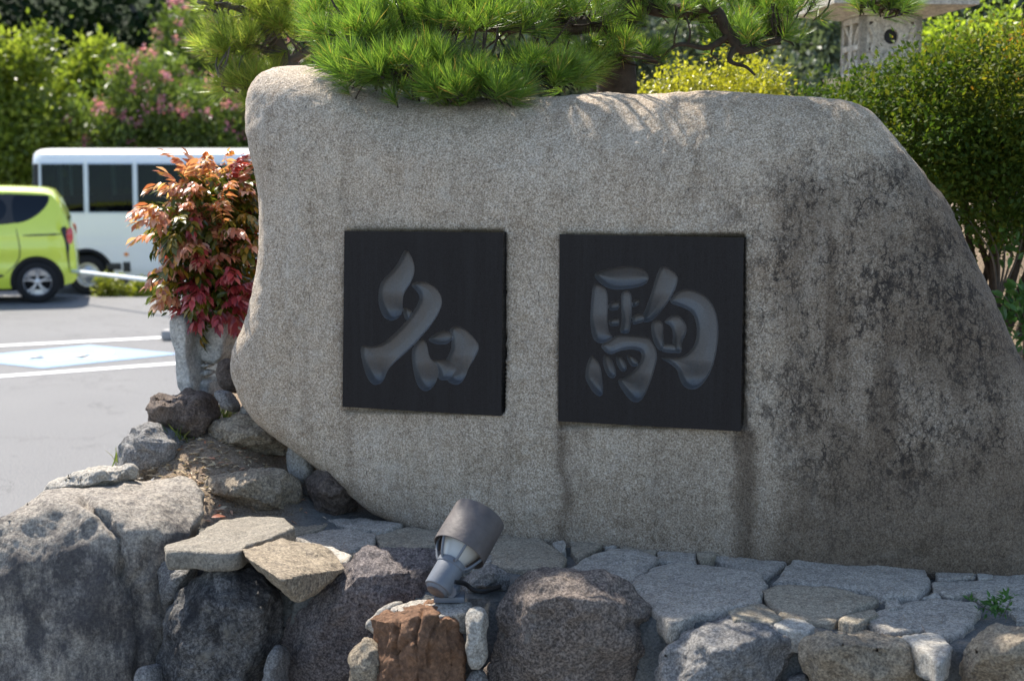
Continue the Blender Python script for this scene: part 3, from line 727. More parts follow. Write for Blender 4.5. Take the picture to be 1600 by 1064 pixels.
hull_rock('rust_stone', [(578, 967, 3.53), (600, 950, 3.58), (650, 942, 3.62), (700, 944, 3.62), (720, 957, 3.57), (616, 972, 3.45), (660, 961, 3.44), (702, 966, 3.47), (596, 1064, 3.45), (606, 1150, 3.43), (660, 1150, 3.39), (712, 1150, 3.44), (724, 1012, 3.5), (650, 1010, 3.40), (596, 1010, 3.5), (600, 1000, 3.75), (720, 1000, 3.75), (610, 1150, 3.75), (712, 1150, 3.75)],
     'rock_rust', 'rust brown craggy stone standing just below the spotlight', seed=7, sub=7, amp=0.0085, freq=24, smooth=1, edge=0.006,
     grooves=[([(622, 975), (616, 1010), (630, 1080)], 2.6, 0.016), ([(662, 950), (648, 990), (654, 1064)], 2.4, 0.016), ([(692, 955), (672, 1000), (668, 1064)], 2.2, 0.012), ([(704, 985), (708, 1040), (698, 1080)], 3, 0.008), ([(640, 1000), (610, 1030)], 2.2, 0.010)])
rock('wall_stone', [(567, 978), (590, 955), (620, 936), (632, 941), (608, 964), (598, 998), (584, 990)], 3.60, 0.03, 'rock_pale', 'thin pale sliver leaning on the left of the rust brown stone', p=4, NU=44, NV=24, amp=0.003, freq=25, seed=8, cuts=3, rnd=1)
rock('wall_stone', [(542, 1080), (556, 1015), (570, 998), (590, 1008), (600, 1040), (602, 1090), (560, 1120)], 3.52, 0.05, 'rock_tan', 'tan pointed stone at the bottom left of the rust brown stone', p=3, NU=44, NV=26, amp=0.005, freq=18, seed=9, hull=True, cuts=4)
rock('wall_stone', [(728, 957), (745, 949), (759, 957), (761, 1000), (751, 1043), (735, 1041), (729, 1000)], 3.50, 0.03, 'rock_pale', 'narrow pale stone standing upright right of the rust brown stone', p=3.6, NU=44, NV=26, amp=0.004, freq=22, seed=10, cuts=3)
rock('wall_stone', [(730, 1062), (745, 1044), (758, 1050), (764, 1090), (735, 1100)], 3.50, 0.03, 'rock_grey', 'little grey stone below the narrow upright pale stone', p=3, NU=36, NV=20, amp=0.004, freq=20, seed=11)
rock('wall_stone', [(724, 908), (745, 889), (776, 885), (793, 901), (789, 921), (762, 932), (727, 929)], 3.78, 0.05, 'rock_grey', 'small grey stone tucked behind the spotlight body on the right', p=2.8, NU=50, NV=30, amp=0.005, freq=18, seed=12, hull=True, cuts=3)
rock('wall_boulder', [(752, 1090), (768, 1010), (783, 945), (800, 908), (832, 892), (885, 889), (945, 895), (988, 915), (1012, 943), (1036, 968), (1032, 1005), (1010, 1064), (990, 1130), (765, 1140)],
     3.60, 0.17, 'rock_front_brown', 'big dark brown boulder with a flat top in the bottom middle', p=3.4, NU=140, NV=80, amp=0.009, freq=9, lumps=0.018, seed=13, hull=True, cuts=6, cut_r=(0.8, 0.94), n=(-0.25, -0.86, 0.45), facets=[((0.2, -0.35, 0.92), 0.74), ((0.75, -0.6, 0.2), 0.8), ((-0.6, -0.8, 0.1), 0.84)],
     grooves=[([(975, 985), (985, 972), (1005, 978)], 6, 0.012), ([(840, 925), (900, 918), (960, 930)], 9, 0.008)])
rock('wall_boulder', [(1016, 1090), (1035, 1025), (1068, 986), (1110, 968), (1160, 966), (1215, 978), (1247, 996), (1252, 1030), (1244, 1070), (1225, 1130), (1030, 1140)],
     3.46, 0.15, 'rock_grey', 'grey mottled boulder in the bottom row right of the flat topped one', p=2.8, NU=110, NV=60, amp=0.009, freq=9, lumps=0.018, seed=14, hull=True, cuts=9, cut_r=(0.7, 0.92))
rock('wall_boulder', [(1255, 1030), (1262, 1000), (1280, 984), (1340, 987), (1400, 990), (1432, 1008), (1448, 1040), (1458, 1080), (1440, 1130), (1275, 1130)],
     3.36, 0.13, 'rock_tan', 'tan grey rounded boulder in the bottom row under the brownish flagstone', p=2.9, NU=100, NV=56, amp=0.008, freq=10, lumps=0.016, seed=15, hull=True, cuts=9, cut_r=(0.7, 0.92))
rock('wall_stone', [(1222, 1070), (1235, 1052), (1258, 1048), (1268, 1064), (1262, 1100), (1225, 1100)], 3.38, 0.05, 'rock_grey', 'small grey stone between two bottom row boulders on the right', p=2.5, NU=36, NV=22, amp=0.004, freq=16, seed=16)
rock('wall_boulder', [(1502, 1030), (1518, 992), (1560, 976), (1615, 972), (1680, 985), (1720, 1040), (1700, 1130), (1530, 1130), (1500, 1075)],
     3.24, 0.14, 'rock_tan', 'smooth tan boulder in the bottom right corner', p=2.9, NU=100, NV=56, amp=0.007, freq=10, lumps=0.016, seed=17, hull=True, cuts=9, cut_r=(0.7, 0.92))

# ------------------------------------------------------------------ rocks stacked left of the monument
rock('stacked_rock', [(226, 640), (238, 616), (288, 611), (335, 621), (346, 645), (336, 672), (316, 692), (290, 682), (262, 668), (231, 660)], 4.86, 0.13, 'rock_brown', 'dark brown oblong rock topping the stack below the white planter', p=3.4, NU=100, NV=60, amp=0.008, freq=13, lumps=0.014, seed=20, hull=True, cuts=8, cut_r=(0.72, 0.92), n=(-0.2, -0.9, 0.3))
rock('stacked_rock', [(176, 735), (184, 692), (204, 666), (236, 659), (270, 671), (293, 690), (288, 712), (258, 728), (215, 755), (180, 755)], 4.74, 0.12, 'rock_grey', 'cracked grey rock beside the asphalt below the dark brown one', p=3.2, NU=100, NV=60, amp=0.012, freq=12, lumps=0.018, seed=21, hull=True, cuts=9, cut_r=(0.68, 0.9), grooves=[([(195, 690), (225, 705), (250, 715)], 5, 0.01)])
rock('stacked_rock', [(66, 768), (98, 743), (150, 732), (205, 729), (212, 742), (190, 756), (150, 764), (100, 778)], 4.28, 0.09, 'rock_pale', 'pale flat stone lying behind the crown of the biggest boulder', p=2.8, NU=60, NV=34, amp=0.005, freq=12, seed=22, hull=True, cuts=5, n=(-0.2, -0.6, 0.77))
rock('stacked_rock', [(308, 752), (335, 741), (395, 737), (445, 737), (466, 754), (469, 780), (442, 799), (392, 802), (340, 786), (314, 770)], 4.52, 0.13, 'rock_tan', 'big tan rounded rock above the thin shaded flagstones at left', p=3.4, NU=100, NV=60, amp=0.008, freq=12, lumps=0.016, seed=23, hull=True, cuts=8, cut_r=(0.7, 0.92))
rock('stacked_rock', [(480, 748), (510, 724), (545, 745), (566, 786), (545, 804), (500, 799), (481, 778)], 4.54, 0.09, 'rock_brown', 'brown rounded stone wedged under the left lower edge of the monument', p=2.6, NU=70, NV=40, amp=0.005, freq=13, lumps=0.008, seed=24, hull=True, cuts=4)
rock('stacked_rock', [(443, 702), (470, 688), (497, 718), (496, 750), (470, 760), (447, 735)], 4.66, 0.05, 'rock_pale', 'bluish pale stone chip between tan rock and the brown wedge stone', p=3.2, NU=50, NV=28, amp=0.004, freq=18, seed=25, cuts=4)
rock('stacked_rock', [(325, 668), (348, 651), (400, 648), (440, 676), (455, 692), (448, 712), (400, 704), (340, 700), (322, 686)], 4.78, 0.12, 'rock_tan', 'wide tan rock half under the monument with a weed before it', p=3.4, NU=90, NV=50, amp=0.008, freq=12, lumps=0.014, seed=26, hull=True, cuts=8, cut_r=(0.7, 0.92))
rock('stacked_rock', [(333, 612), (350, 606), (379, 630), (366, 650), (341, 631)], 4.80, 0.045, 'rock_grey', 'small oblong grey stone leaning against the monument by the planter', p=3.4, NU=48, NV=28, amp=0.004, freq=18, seed=27)
rock('stacked_rock', [(372, 640), (392, 625), (405, 655), (400, 668), (378, 660)], 4.84, 0.05, 'rock_pale', 'pale chip of stone tucked under the curved side of the monument', p=3, NU=40, NV=24, amp=0.004, freq=18, seed=28)
rock('stacked_rock', [(336, 590), (342, 565), (362, 556), (378, 575), (385, 610), (365, 618), (345, 606)], 4.94, 0.07, 'rock_brown', 'dark brown stone squeezed between white planter and monument', p=2.8, NU=50, NV=30, amp=0.005, freq=15, seed=29)

# thick slabs in the sun at the top of the wall
def flag(pts, mat, z=LEDGE, T=0.028, label=None, cat=None, parent='ledge', seed=0, tilt=(0, 0), name='flagstone', jag=0.035, NU=96, NV=34, p=18):
    ctr = np.mean(np.array(pts, float), 0); n = Vector((tilt[0], tilt[1], 1)).normalized()
    p0 = UZ(ctr[0], ctr[1], z - T)
    # traced edges lie on the upper face: shift the section down so that the top sits at z
    top = UZ(ctr[0], ctr[1], z)
    shift = project([tuple(p0)])[0] - project([tuple(top)])[0]
    P3 = [UP(x, y, top, n) for x, y in pts]
    pix = project([tuple(q - n * T) for q in P3])
    g = pix.mean(0); pix = g + (pix - g) * (1 + np.minimum(0.05, 2.2 / (np.linalg.norm(pix - g, axis=1)[:, None] + 1)))
    V, F = star_shape([tuple(q) for q in pix], top - n * T, n, T, T * 1.6, p=p, NU=NU, NV=NV, rnd=0, fit=False, amp=0.0032, freq=26, seed=seed, jag=jag)
    o = mk(name, V, F, MATS[mat], ledge if parent == 'ledge' else None, True, None)
    if label: tag(o, label, cat)
    return o
flag([(257, 851), (303, 838), (342, 813), (385, 806), (440, 808), (458, 822), (430, 836), (385, 850), (376, 860), (345, 862), (300, 858), (264, 860)], 'slab_pale', 1.035, 0.022, 'thick pale slab in the sun jutting over the black boulder', 'slab', None, 40, name='stone_slab', NU=90, NV=40)
hull_rock('stone_slab', [(377, 856, 3.80), (440, 840, 3.93), (502, 849, 3.96), (530, 868, 3.90), (541, 888, 3.82), (470, 899, 3.62), (441, 907, 3.54), (380, 868, 3.74), (466, 944, 3.60), (492, 932, 3.70), (420, 905, 3.66), (420, 900, 4.0), (510, 905, 4.0)], 'rock_tan',
     'tan wedge shaped slab with sunlit top pointing down beside pale slab', 'slab', seed=41, sub=5, smooth=2, edge=0.01, amp=0.005)

FL = [
 ('flag_grey', [(888, 889), (915, 870), (958, 856), (1000, 860), (1027, 872), (1015, 886), (984, 909), (935, 900)]),
 ('flag_grey', [(986, 911), (1020, 885), (1050, 878), (1130, 884), (1183, 894), (1196, 910), (1182, 944), (1130, 949), (1095, 955), (1050, 973), (1034, 962), (1012, 944)]),
 ('flag_grey', [(1108, 869), (1150, 862), (1228, 865), (1226, 879), (1196, 902), (1172, 893), (1140, 880)]),
 ('flag_grey', [(1203, 911), (1222, 893), (1241, 873), (1320, 878), (1400, 879), (1446, 889), (1452, 910), (1431, 932), (1376, 930), (1360, 922), (1300, 914), (1240, 908)]),
 ('flag_tan', [(1190, 922), (1215, 913), (1292, 917), (1372, 935), (1335, 950), (1302, 970), (1222, 962), (1208, 944)]),
 ('flag_tan', [(1140, 953), (1190, 942), (1220, 963), (1206, 971), (1150, 966)]),
 ('flag_pale', [(1204, 972), (1245, 963), (1271, 978), (1262, 986), (1215, 981)]),
 ('flag_grey', [(1356, 958), (1400, 945), (1460, 934), (1522, 940), (1532, 955), (1502, 985), (1480, 993), (1442, 981), (1390, 986), (1361, 974)]),
 ('flag_grey', [(1461, 877), (1480, 878), (1525, 890), (1522, 901), (1466, 905)]),
 ('flag_pale', [(1526, 891), (1552, 888), (1551, 902), (1529, 904)]),
 ('flag_grey', [(1459, 908), (1540, 905), (1532, 918), (1492, 931), (1462, 923)]),
 ('flag_grey', [(1518, 920), (1558, 892), (1660, 893), (1680, 945), (1580, 947), (1540, 938)]),
 ('flag_grey', [(1384, 938), (1403, 935), (1409, 948), (1390, 952)]),
 ('flag_pale', [(1440, 934), (1463, 925), (1471, 932)]),
 ('flag_grey', [(1578, 952), (1670, 950), (1670, 968), (1590, 968)]),
 ('flag_tan', [(1312, 966), (1364, 950), (1375, 957), (1335, 976)]),
 ('flag_pale', [(1410, 994), (1440, 988), (1472, 988), (1484, 1010), (1470, 1036), (1442, 1016)]),
 ('flag_tan', [(768, 852), (790, 831), (840, 839), (884, 868), (880, 888), (820, 887), (768, 882)]),
 ('flag_grey', [(864, 848), (880, 845), (886, 857), (874, 862)]),
 ('flag_tan', [(891, 844), (941, 845), (938, 853), (905, 871), (893, 862)]),
 ('flag_pale', [(944, 852), (957, 848), (966, 850), (958, 857)]),
 ('flag_tan', [(967, 850), (1027, 857), (1022, 868), (975, 858)]),
 ('flag_grey', [(1029, 861), (1086, 865), (1086, 880), (1055, 878), (1030, 875)]),
 ('flag_tan', [(1090, 862), (1122, 860), (1112, 872), (1095, 876)]),
 ('flag_grey', [(463, 838), (500, 828), (560, 826), (588, 832), (582, 850), (545, 858), (485, 852)]),
 ('flag_tan', [(588, 834), (640, 822), (692, 831), (696, 848), (650, 855), (598, 852)]),
 ('flag_grey', [(512, 812), (560, 806), (630, 818), (600, 829), (548, 824)]),
 ('flag_tan', [(445, 826), (478, 808), (518, 812), (502, 826), (455, 837)]),
 ('flag_grey', [(372, 812), (440, 803), (456, 810), (436, 824), (385, 828)]),
 ('flag_pale', [(480, 856), (520, 852), (548, 866), (540, 878), (500, 872)]),
 ('flag_tan', [(550, 862), (590, 853), (580, 866), (556, 872)]),
 ('flag_grey', [(610, 950), (640, 938), (690, 934), (735, 940), (730, 955), (660, 965)]),
 ('flag_grey', [(700, 868), (740, 858), (768, 866), (764, 884), (720, 890)]),
 ('flag_grey', [(640, 868), (690, 852), (760, 850), (700, 862)]),
]
for i, (m, pts) in enumerate(FL):
    flag(pts, m, LEDGE + random.uniform(-0.006, 0.006), random.uniform(0.022, 0.03), seed=60 + i, tilt=(random.uniform(-.025, .025), random.uniform(-.03, .01)))

# ------------------------------------------------------------------ weathered white planter under the red bush
rock_mat('planter_stone', (0.72, 0.69, 0.62), (0.52, 0.495, 0.44), (0.12, 0.115, 0.11), 0.35, 120, 0.4, (0.13, 0.13, 0.135), 0.6, 8.0)
pt = wempty('planter_trough', U(322, 612, 5.02)); tag(pt, 'weathered whitish stone planter with a split side holding the red bush', 'planter')
def pblock(name, pts, d, T, seed, p=12, cuts=0, Tb=None):
    c = np.mean(np.array(pts, float), 0)
    V, F = star_shape(pts, U(c[0], c[1], d), (-0.3, -0.95, 0.05), T, Tb or T, p=p, NU=64, NV=34, rnd=1, amp=0.004, freq=14, seed=seed, cuts=cuts)
    return mk(name, V, F, MATS['planter_stone'], pt, True, 40)
pblock('post', [(273, 500), (280, 490), (302, 492), (307, 520), (308, 560), (312, 600), (318, 620), (292, 618), (284, 570), (277, 530)], 5.0, 0.06, 1)
pblock('side_panel', [(307, 494), (340, 490), (372, 492), (372, 530), (360, 562), (340, 566), (310, 563)], 5.05, 0.05, 2, Tb=0.12)
pblock('wedge_stone', [(311, 567), (334, 564), (335, 575), (312, 577)], 5.02, 0.03, 3, 4)
pblock('wedge_stone', [(313, 579), (335, 577), (336, 585), (314, 588)], 5.02, 0.03, 4, 4)
pblock('base_block', [(309, 590), (338, 588), (345, 604), (342, 622), (300, 624), (300, 612)], 5.04, 0.06, 5, 5)
pblock('back_panel', [(280, 500), (372, 496), (372, 620), (290, 620)], 5.32, 0.05, 6)

# ------------------------------------------------------------------ spotlight
plain('lamp_metal_grey', (0.125, 0.135, 0.152), 0.5, 0.0, 0.5, 0.15, 14, 0.12, 160)
plain('lamp_hood_weathered', (0.095, 0.08, 0.075), 0.62, 0.0, 0.45, 0.3, 11, 0.25, 90)
plain('lamp_white_glass', (0.46, 0.44, 0.40), 0.25, 0, 0.5, 0.05)
plain('black_cable', (0.012, 0.012, 0.013), 0.5)
foot = UZ(690, 938, LEDGE + 0.004)
lamp = wempty('garden_spotlight', foot); tag(lamp, 'grey garden spotlight with a wide hood aimed up at the monument', 'spotlight')
capc = U(681, 924, foot.y - 0.02)              # centre of the rear cap
ax = (U(746, 812, foot.y + 0.12) - capc).normalized()
M = Matrix.Translation(capc) @ ax.to_track_quat('Z', 'Y').to_matrix().to_4x4()
SC = 0.86
def lpart(name, vf, mat, parent=lamp, sharp=35):
    V = [(x * SC, y * SC, z * SC) for x, y, z in vf[0]]
    return mk(name, *xf((V, vf[1]), M), MATS[mat], parent, True, sharp)
body = lpart('body', lathe([(0, 0.004), (0.030, 0.0), (0.034, 0.004), (0.036, 0.008), (0.042, 0.010), (0.0435, 0.014), (0.0435, 0.088), (0.046, 0.090), (0.046, 0.106), (0.040, 0.110), (0, 0.110)], 40), 'lamp_metal_grey')
lpart('rear_cap', lathe([(0, -0.004), (0.026, -0.004), (0.030, -0.002), (0.030, 0.0035), (0, 0.0035)], 32), 'lamp_hood_weathered', body)
lpart('reflector', lathe([(0.036, 0.106), (0.039, 0.118), (0.055, 0.150), (0.066, 0.178), (0.069, 0.20), (0.066, 0.20), (0.036, 0.112)], 40), 'lamp_white_glass')
hood = lpart('hood', lathe([(0.083, 0.148), (0.0845, 0.146), (0.086, 0.148), (0.0865, 0.165), (0.0845, 0.286), (0.083, 0.290), (0.0815, 0.288), (0.081, 0.17), (0.0825, 0.15)], 56, True), 'lamp_hood_weathered')
for k in range(6):
    a = 2 * math.pi * (k + 0.28) / 6
    cs, sn = math.cos(a), math.sin(a)
    pts = [(0.044 * cs, 0.044 * sn, 0.098), (0.058 * cs, 0.058 * sn, 0.112), (0.078 * cs, 0.078 * sn, 0.150), (0.081 * cs, 0.081 * sn, 0.17)]
    lpart('rib', tube(pts, 0.0042, 8, 4), 'lamp_metal_grey')
for k in range(3):
    a = 2 * math.pi * (k + .1) / 3
    lpart('screw', xf(lathe([(0, .003), (.004, .003), (.0045, 0), (.0045, -.004)], 10), Matrix.Translation((.0455 * math.cos(a), .0455 * math.sin(a), .098)) @ Vector((math.cos(a), math.sin(a), 0)).to_track_quat('Z', 'Y').to_matrix().to_4x4()), 'lamp_hood_weathered', body)
# bracket down to the stone, cable
q = capc + ax * 0.03
def lw(name, vf, mat): return mk(name, *vf, MATS[mat], lamp, True, 40)
side = ax.cross(Vector((0, 0, 1))).normalized()
lw('bracket', join(tube([q + side * 0.03 + Vector((0, 0, -0.02)), foot + Vector((0.035, 0.02, 0.03)), foot + Vector((0.03, 0.02, 0.0))], [0.017, 0.014, 0.014], 10, 4),
   bbox(foot.x - 0.02, foot.x + 0.06, foot.y - 0.01, foot.y + 0.05, foot.z - 0.004, foot.z + 0.012, 0.003)), 'lamp_metal_grey')
lw('cable', tube([q + side * 0.035 + ax * 0.01, foot + Vector((0.06, 0.035, 0.035)), foot + Vector((0.085, 0.05, 0.012)), foot + Vector((0.12, 0.07, 0.005)), foot + Vector((0.15, 0.14, -0.005))], 0.0065, 8, 8), 'black_cable')

# ------------------------------------------------------------------ foliage tools
LEAF4 = (np.array([(0, 0, 0), (.27, .42, .05), (0, 1, -.04), (-.27, .42, .05)]), np.array([(0, 1, 2), (0, 2, 3)]))
LEAFN = (np.array([(0, 0, 0), (.13, .40, .03), (0, 1, -.08), (-.13, .40, .03)]), np.array([(0, 1, 2), (0, 2, 3)]))
LEAF8 = (np.array([(0, 0, 0), (.17, .25, .05), (.19, .55, .035), (0, 1, -.16), (-.19, .55, .035), (-.17, .25, .05), (0, .28, .0), (0, .6, -.03)]),
         np.array([(0, 1, 6), (0, 6, 5), (1, 2, 7), (1, 7, 6), (6, 7, 4), (6, 4, 5), (2, 3, 7), (7, 3, 4)]))
def unit(a): return a / (np.linalg.norm(a, axis=-1, keepdims=True) + 1e-9)
def scatter_vf(tpl, pos, dirs, ups, scale):
    tv, tf = tpl; dirs = unit(dirs); xx = unit(np.cross(dirs, ups)); zz = np.cross(xx, dirs)
    sc = np.broadcast_to(np.asarray(scale, float), (len(pos),))
    L = tv[None] * sc[:, None, None]
    V = pos[:, None] + L[..., 0:1] * xx[:, None] + L[..., 1:2] * dirs[:, None] + L[..., 2:3] * zz[:, None]
    F = tf[None] + (np.arange(len(pos)) * len(tv))[:, None, None]
    return V.reshape(-1, 3), F.reshape(-1, tf.shape[1])
def scatter(name, tpl, pos, dirs, ups, scale, mat, tint, parent):
    V, F = scatter_vf(tpl, pos, dirs, ups, scale)
    return mk(name, V, F, MATS[mat], parent, False, attrs={'tint': np.repeat(np.clip(tint, 0, 1), len(tpl[0]))})
def crown_points(blobs, n, clumps, spread, r_, shell=0.6):
    """points in clumps spread through ellipsoid blobs [(centre, radii)]"""
    B = np.array([list(c) + list(r) for c, r in blobs], float)
    vol = B[:, 3] * B[:, 4] * B[:, 5]; k = r_.choice(len(B), clumps, p=vol / vol.sum())
    u = unit(r_.normal(size=(clumps, 3))); rad = (shell + (1 - shell) * r_.random(clumps)) ** 0.7
    C = B[k, :3] + u * B[k, 3:] * rad[:, None]
    i = r_.integers(0, clumps, n)
    P = C[i] + r_.normal(size=(n, 3)) * spread * (0.6 + 0.8 * r_.random(clumps))[i, None]
    out = unit(P - B[k[i], :3]); ct = r_.random(clumps)[i]
    return P, out, ct
def foliage(name, blobs, n, clumps, spread, size, mat, parent, seed, tpl=LEAF4, shell=0.6, tint_f=None, clip=None, up=0.25):
    r_ = np.random.default_rng(seed)
    P, out, ct = crown_points(blobs, n, clumps, spread, r_, shell)
    if clip is not None:
        m = clip(P); P, out, ct = P[m], out[m], ct[m]
    dirs = unit(r_.normal(size=P.shape) + out * 0.7 + np.array([0, 0, up])); ups = unit(r_.normal(size=P.shape) * 0.8 + np.array([0, 0, 1.0]))
    t = 0.45 * ct + 0.55 * r_.random(len(P)) if tint_f is None else tint_f(P, ct, r_)
    o = scatter(name, tpl, P, dirs, ups, size * r_.uniform(0.65, 1.25, len(P)), mat, t, parent); o['kind'] = 'stuff'
    return o
G = lambda *a: [(p, c) for p, c in a]
leaf_mat('leaf_forest', G((0, (0.007, 0.015, 0.007)), (0.6, (0.014, 0.028, 0.012)), (1, (0.03, 0.048, 0.02))), 0.08, 0.8, spec=0.08)
leaf_mat('leaf_tree_green', G((0, (0.07, 0.10, 0.015)), (0.6, (0.17, 0.21, 0.03)), (1, (0.27, 0.29, 0.06))), 0.5, 0.35)
leaf_mat('leaf_oleander', G((0, (0.05, 0.082, 0.018)), (0.6, (0.11, 0.155, 0.035)), (1, (0.18, 0.22, 0.06))), 0.45, 0.35, spec=0.45)
leaf_mat('petal_pink', G((0, (0.50, 0.12, 0.27)), (1, (0.70, 0.32, 0.45))), 0.35, 0.6)
leaf_mat('leaf_greygreen', G((0, (0.055, 0.075, 0.045)), (1, (0.13, 0.155, 0.095))), 0.3, 0.5)
leaf_mat('leaf_golden', G((0, (0.15, 0.16, 0.012)), (0.5, (0.33, 0.31, 0.025)), (1, (0.52, 0.46, 0.07))), 0.42, 0.35)
leaf_mat('leaf_lime', G((0, (0.12, 0.18, 0.012)), (1, (0.34, 0.40, 0.05))), 0.45, 0.4)
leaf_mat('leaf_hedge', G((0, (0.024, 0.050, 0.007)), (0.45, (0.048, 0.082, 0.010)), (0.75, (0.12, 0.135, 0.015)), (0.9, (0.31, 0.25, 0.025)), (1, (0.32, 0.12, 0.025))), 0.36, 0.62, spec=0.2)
leaf_mat('leaf_fern', G((0, (0.03, 0.08, 0.02)), (1, (0.09, 0.19, 0.05))), 0.4, 0.35)
leaf_mat('leaf_strip', G((0, (0.09, 0.12, 0.012)), (1, (0.32, 0.32, 0.05))), 0.42, 0.4)
plain('bark_dark', (0.055, 0.043, 0.034), 0.95, 0, 0.2, 0.4, 25, 0.9, 60)
plain('bark_grey', (0.11, 0.095, 0.08), 0.95, 0, 0.2, 0.3, 20, 0.7, 50)

def tree(name, label, cat, base, trunk_h, trunk_r, blobs, n, clumps, spread, size, mat, seed, group=None, tpl=LEAF4, bark='bark_grey', limbs=4, shell=0.6, tint_f=None, up=0.25):
    t = wempty(name, base); tag(t, label, cat, group)
    r = random.Random(seed); b = Vector(base)
    top = b + Vector((r.uniform(-.1, .1) * trunk_h, r.uniform(-.1, .1) * trunk_h, trunk_h))
    mid = b.lerp(top, 0.5) + Vector((r.uniform(-.06, .06) * trunk_h, 0, 0))
    parts = [tube([b - Vector((0, 0, 0.1)), mid, top], [trunk_r, trunk_r * .8, trunk_r * .55], 9, 5)]
    for k in range(limbs):
        c, rr = blobs[k % len(blobs)]; e = Vector(c) + Vector((r.uniform(-.5, .5) * rr[0], r.uniform(-.5, .5) * rr[1], r.uniform(-.2, .5) * rr[2]))
        s = mid.lerp(top, r.random()); parts.append(tube([s, s.lerp(e, .5) + Vector((0, 0, 0.08 * trunk_h)), e], [trunk_r * .45, trunk_r * .3, trunk_r * .1], 6, 4))
    mk('trunk', *join(*parts), MATS[bark], t)
    foliage('crown', blobs, n, clumps, spread, size, mat, t, seed, tpl, shell, tint_f, None, up)
    return t

# ------------------------------------------------------------------ wooded background
FB = [(-30, 44, 8, 5.5, 'far left of the row'), (-20, 41, 9, 5.2, 'second from the left in the row'), (-10.5, 43, 9, 5.6, 'behind the pink flowering bushes'), (-1, 42, 8.5, 5.4, 'behind the middle of the monument'), (9, 40, 8, 5.0, 'behind the stone lantern'), (19, 43, 9, 5.5, 'far right of the row')]
for i, (x, y, h, r, w) in enumerate(FB):
    tree('forest_tree', 'tall dark evergreen tree on the hillside, ' + w, 'tree', (x, y, 0.5), h * 0.6, 0.3, [((x, y, h * .62), (r, r * .8, h * .45)), ((x - r * .5, y - 1, h * .4), (r * .7, r * .6, h * .35)), ((x + r * .5, y - 1, h * .45), (r * .7, r * .6, h * .4))],
         15000, 420, 0.42, 0.33, 'leaf_forest', 200 + i, 'dark trees on the hillside', shell=0.5)
def T(px, py, d): return tuple(U(px, py, d))
def PXB(px, py, d, rx, ry, rd=None):
    k = d / F_PX; return (T(px, py, d), (rx * k, (rd if rd else rx * k), ry * k))
tree('broadleaf_tree', 'sunlit light green tree left of the white bus', 'tree', (-11.0, 30.5, -0.4), 2.6, 0.14, [PXB(20, 140, 30, 65, 70), PXB(40, 210, 29.5, 75, 60), PXB(-60, 150, 30, 90, 120), PXB(-20, 260, 29, 80, 60), PXB(60, 90, 30.5, 25, 45), PXB(95, 190, 30, 22, 30)],
     15000, 330, 0.17, 0.17, 'leaf_tree_green', 220, limbs=6, shell=0.45)
tree('broadleaf_tree', 'smaller green tree between the light green tree and pink bushes', 'tree', (-9.2, 33, -0.4), 2.4, 0.12, [PXB(150, 120, 33, 45, 45), PXB(130, 170, 32.5, 50, 50), PXB(185, 160, 33, 40, 50)], 9000, 200, 0.2, 0.19, 'leaf_tree_green', 221, limbs=4)
OL = [((150, 205), 30.6, 75, 45, 'lowest oleander bush at the rear end of the bus roof'), ((235, 155), 31.2, 70, 75, 'tall oleander bush with most pink flowers above the bus'), ((335, 185), 30.8, 70, 60, 'oleander bush with pink flowers beside the left monument edge'), ((330, 60), 34.0, 80, 70, 'tallest oleander bush with pink flowers behind the left pine clump'), ((430, 150), 31.5, 70, 80, 'oleander bush hidden mostly by monument top corner')]
for i, ((px_, py_), d, rx, ry, lab) in enumerate(OL):
    c, r3 = PXB(px_, py_, d, rx, ry, 0.9); t = wempty('oleander_bush', (c[0], c[1], -0.4)); tag(t, lab, 'bush', 'oleanders behind the bus')
    bl = [(c, r3), ((c[0] - r3[0] * .5, c[1], c[2] - r3[2] * .9), (r3[0] * .8, r3[1], r3[2] * .9)), ((c[0] + r3[0] * .5, c[1], c[2] - r3[2] * .9), (r3[0] * .8, r3[1], r3[2] * .9)), ((c[0], c[1], 1.0), (r3[0], r3[1], 1.3))]
    r = random.Random(i)
    mk('stems', *join(*[tube([(c[0] + r.uniform(-.3, .3), c[1] + r.uniform(-.2, .2), -0.5), (c[0] + r.uniform(-.6, .6) * r3[0], c[1], c[2] * .5), (c[0] + r.uniform(-.9, .9) * r3[0], c[1] + r.uniform(-.5, .5), c[2] + r.uniform(0, .7) * r3[2])], [.045, .035, .012], 6, 4) for _ in range(9)]), MATS['bark_grey'], t)
    foliage('crown', bl, 11000, 260, 0.17, 0.20, 'leaf_oleander', t, 230 + i, LEAFN, 0.4)
    rr = np.random.default_rng(240 + i); nf = 26 if i in (1, 2, 3) else 12
    u = unit(rr.normal(size=(nf, 3)) * np.array([1, .8, 1]) + np.array([0, -.7, .2])); C = np.array(c) + u * np.array(r3) * 1.03
    k = 26; P = np.repeat(C, k, 0) + rr.normal(size=(nf * k, 3)) * 0.065
    fo = scatter('flowers', LEAF4, P, rr.normal(size=P.shape) + [0, -.6, .3], rr.normal(size=P.shape), 0.075 * rr.uniform(.7, 1.2, len(P)), 'petal_pink', rr.random(len(P)), t); fo['kind'] = 'stuff'
tree('grey_tree', 'hazy grey green tree between the pine and the stone lantern', 'tree', T(1262, 330, 15), 1.4, 0.08, [PXB(1268, 95, 15, 55, 55), PXB(1240, 150, 14.5, 60, 50), PXB(1300, 40, 15.5, 60, 60), PXB(1180, 60, 16, 70, 60)], 12000, 260, 0.09, 0.085, 'leaf_greygreen', 250)
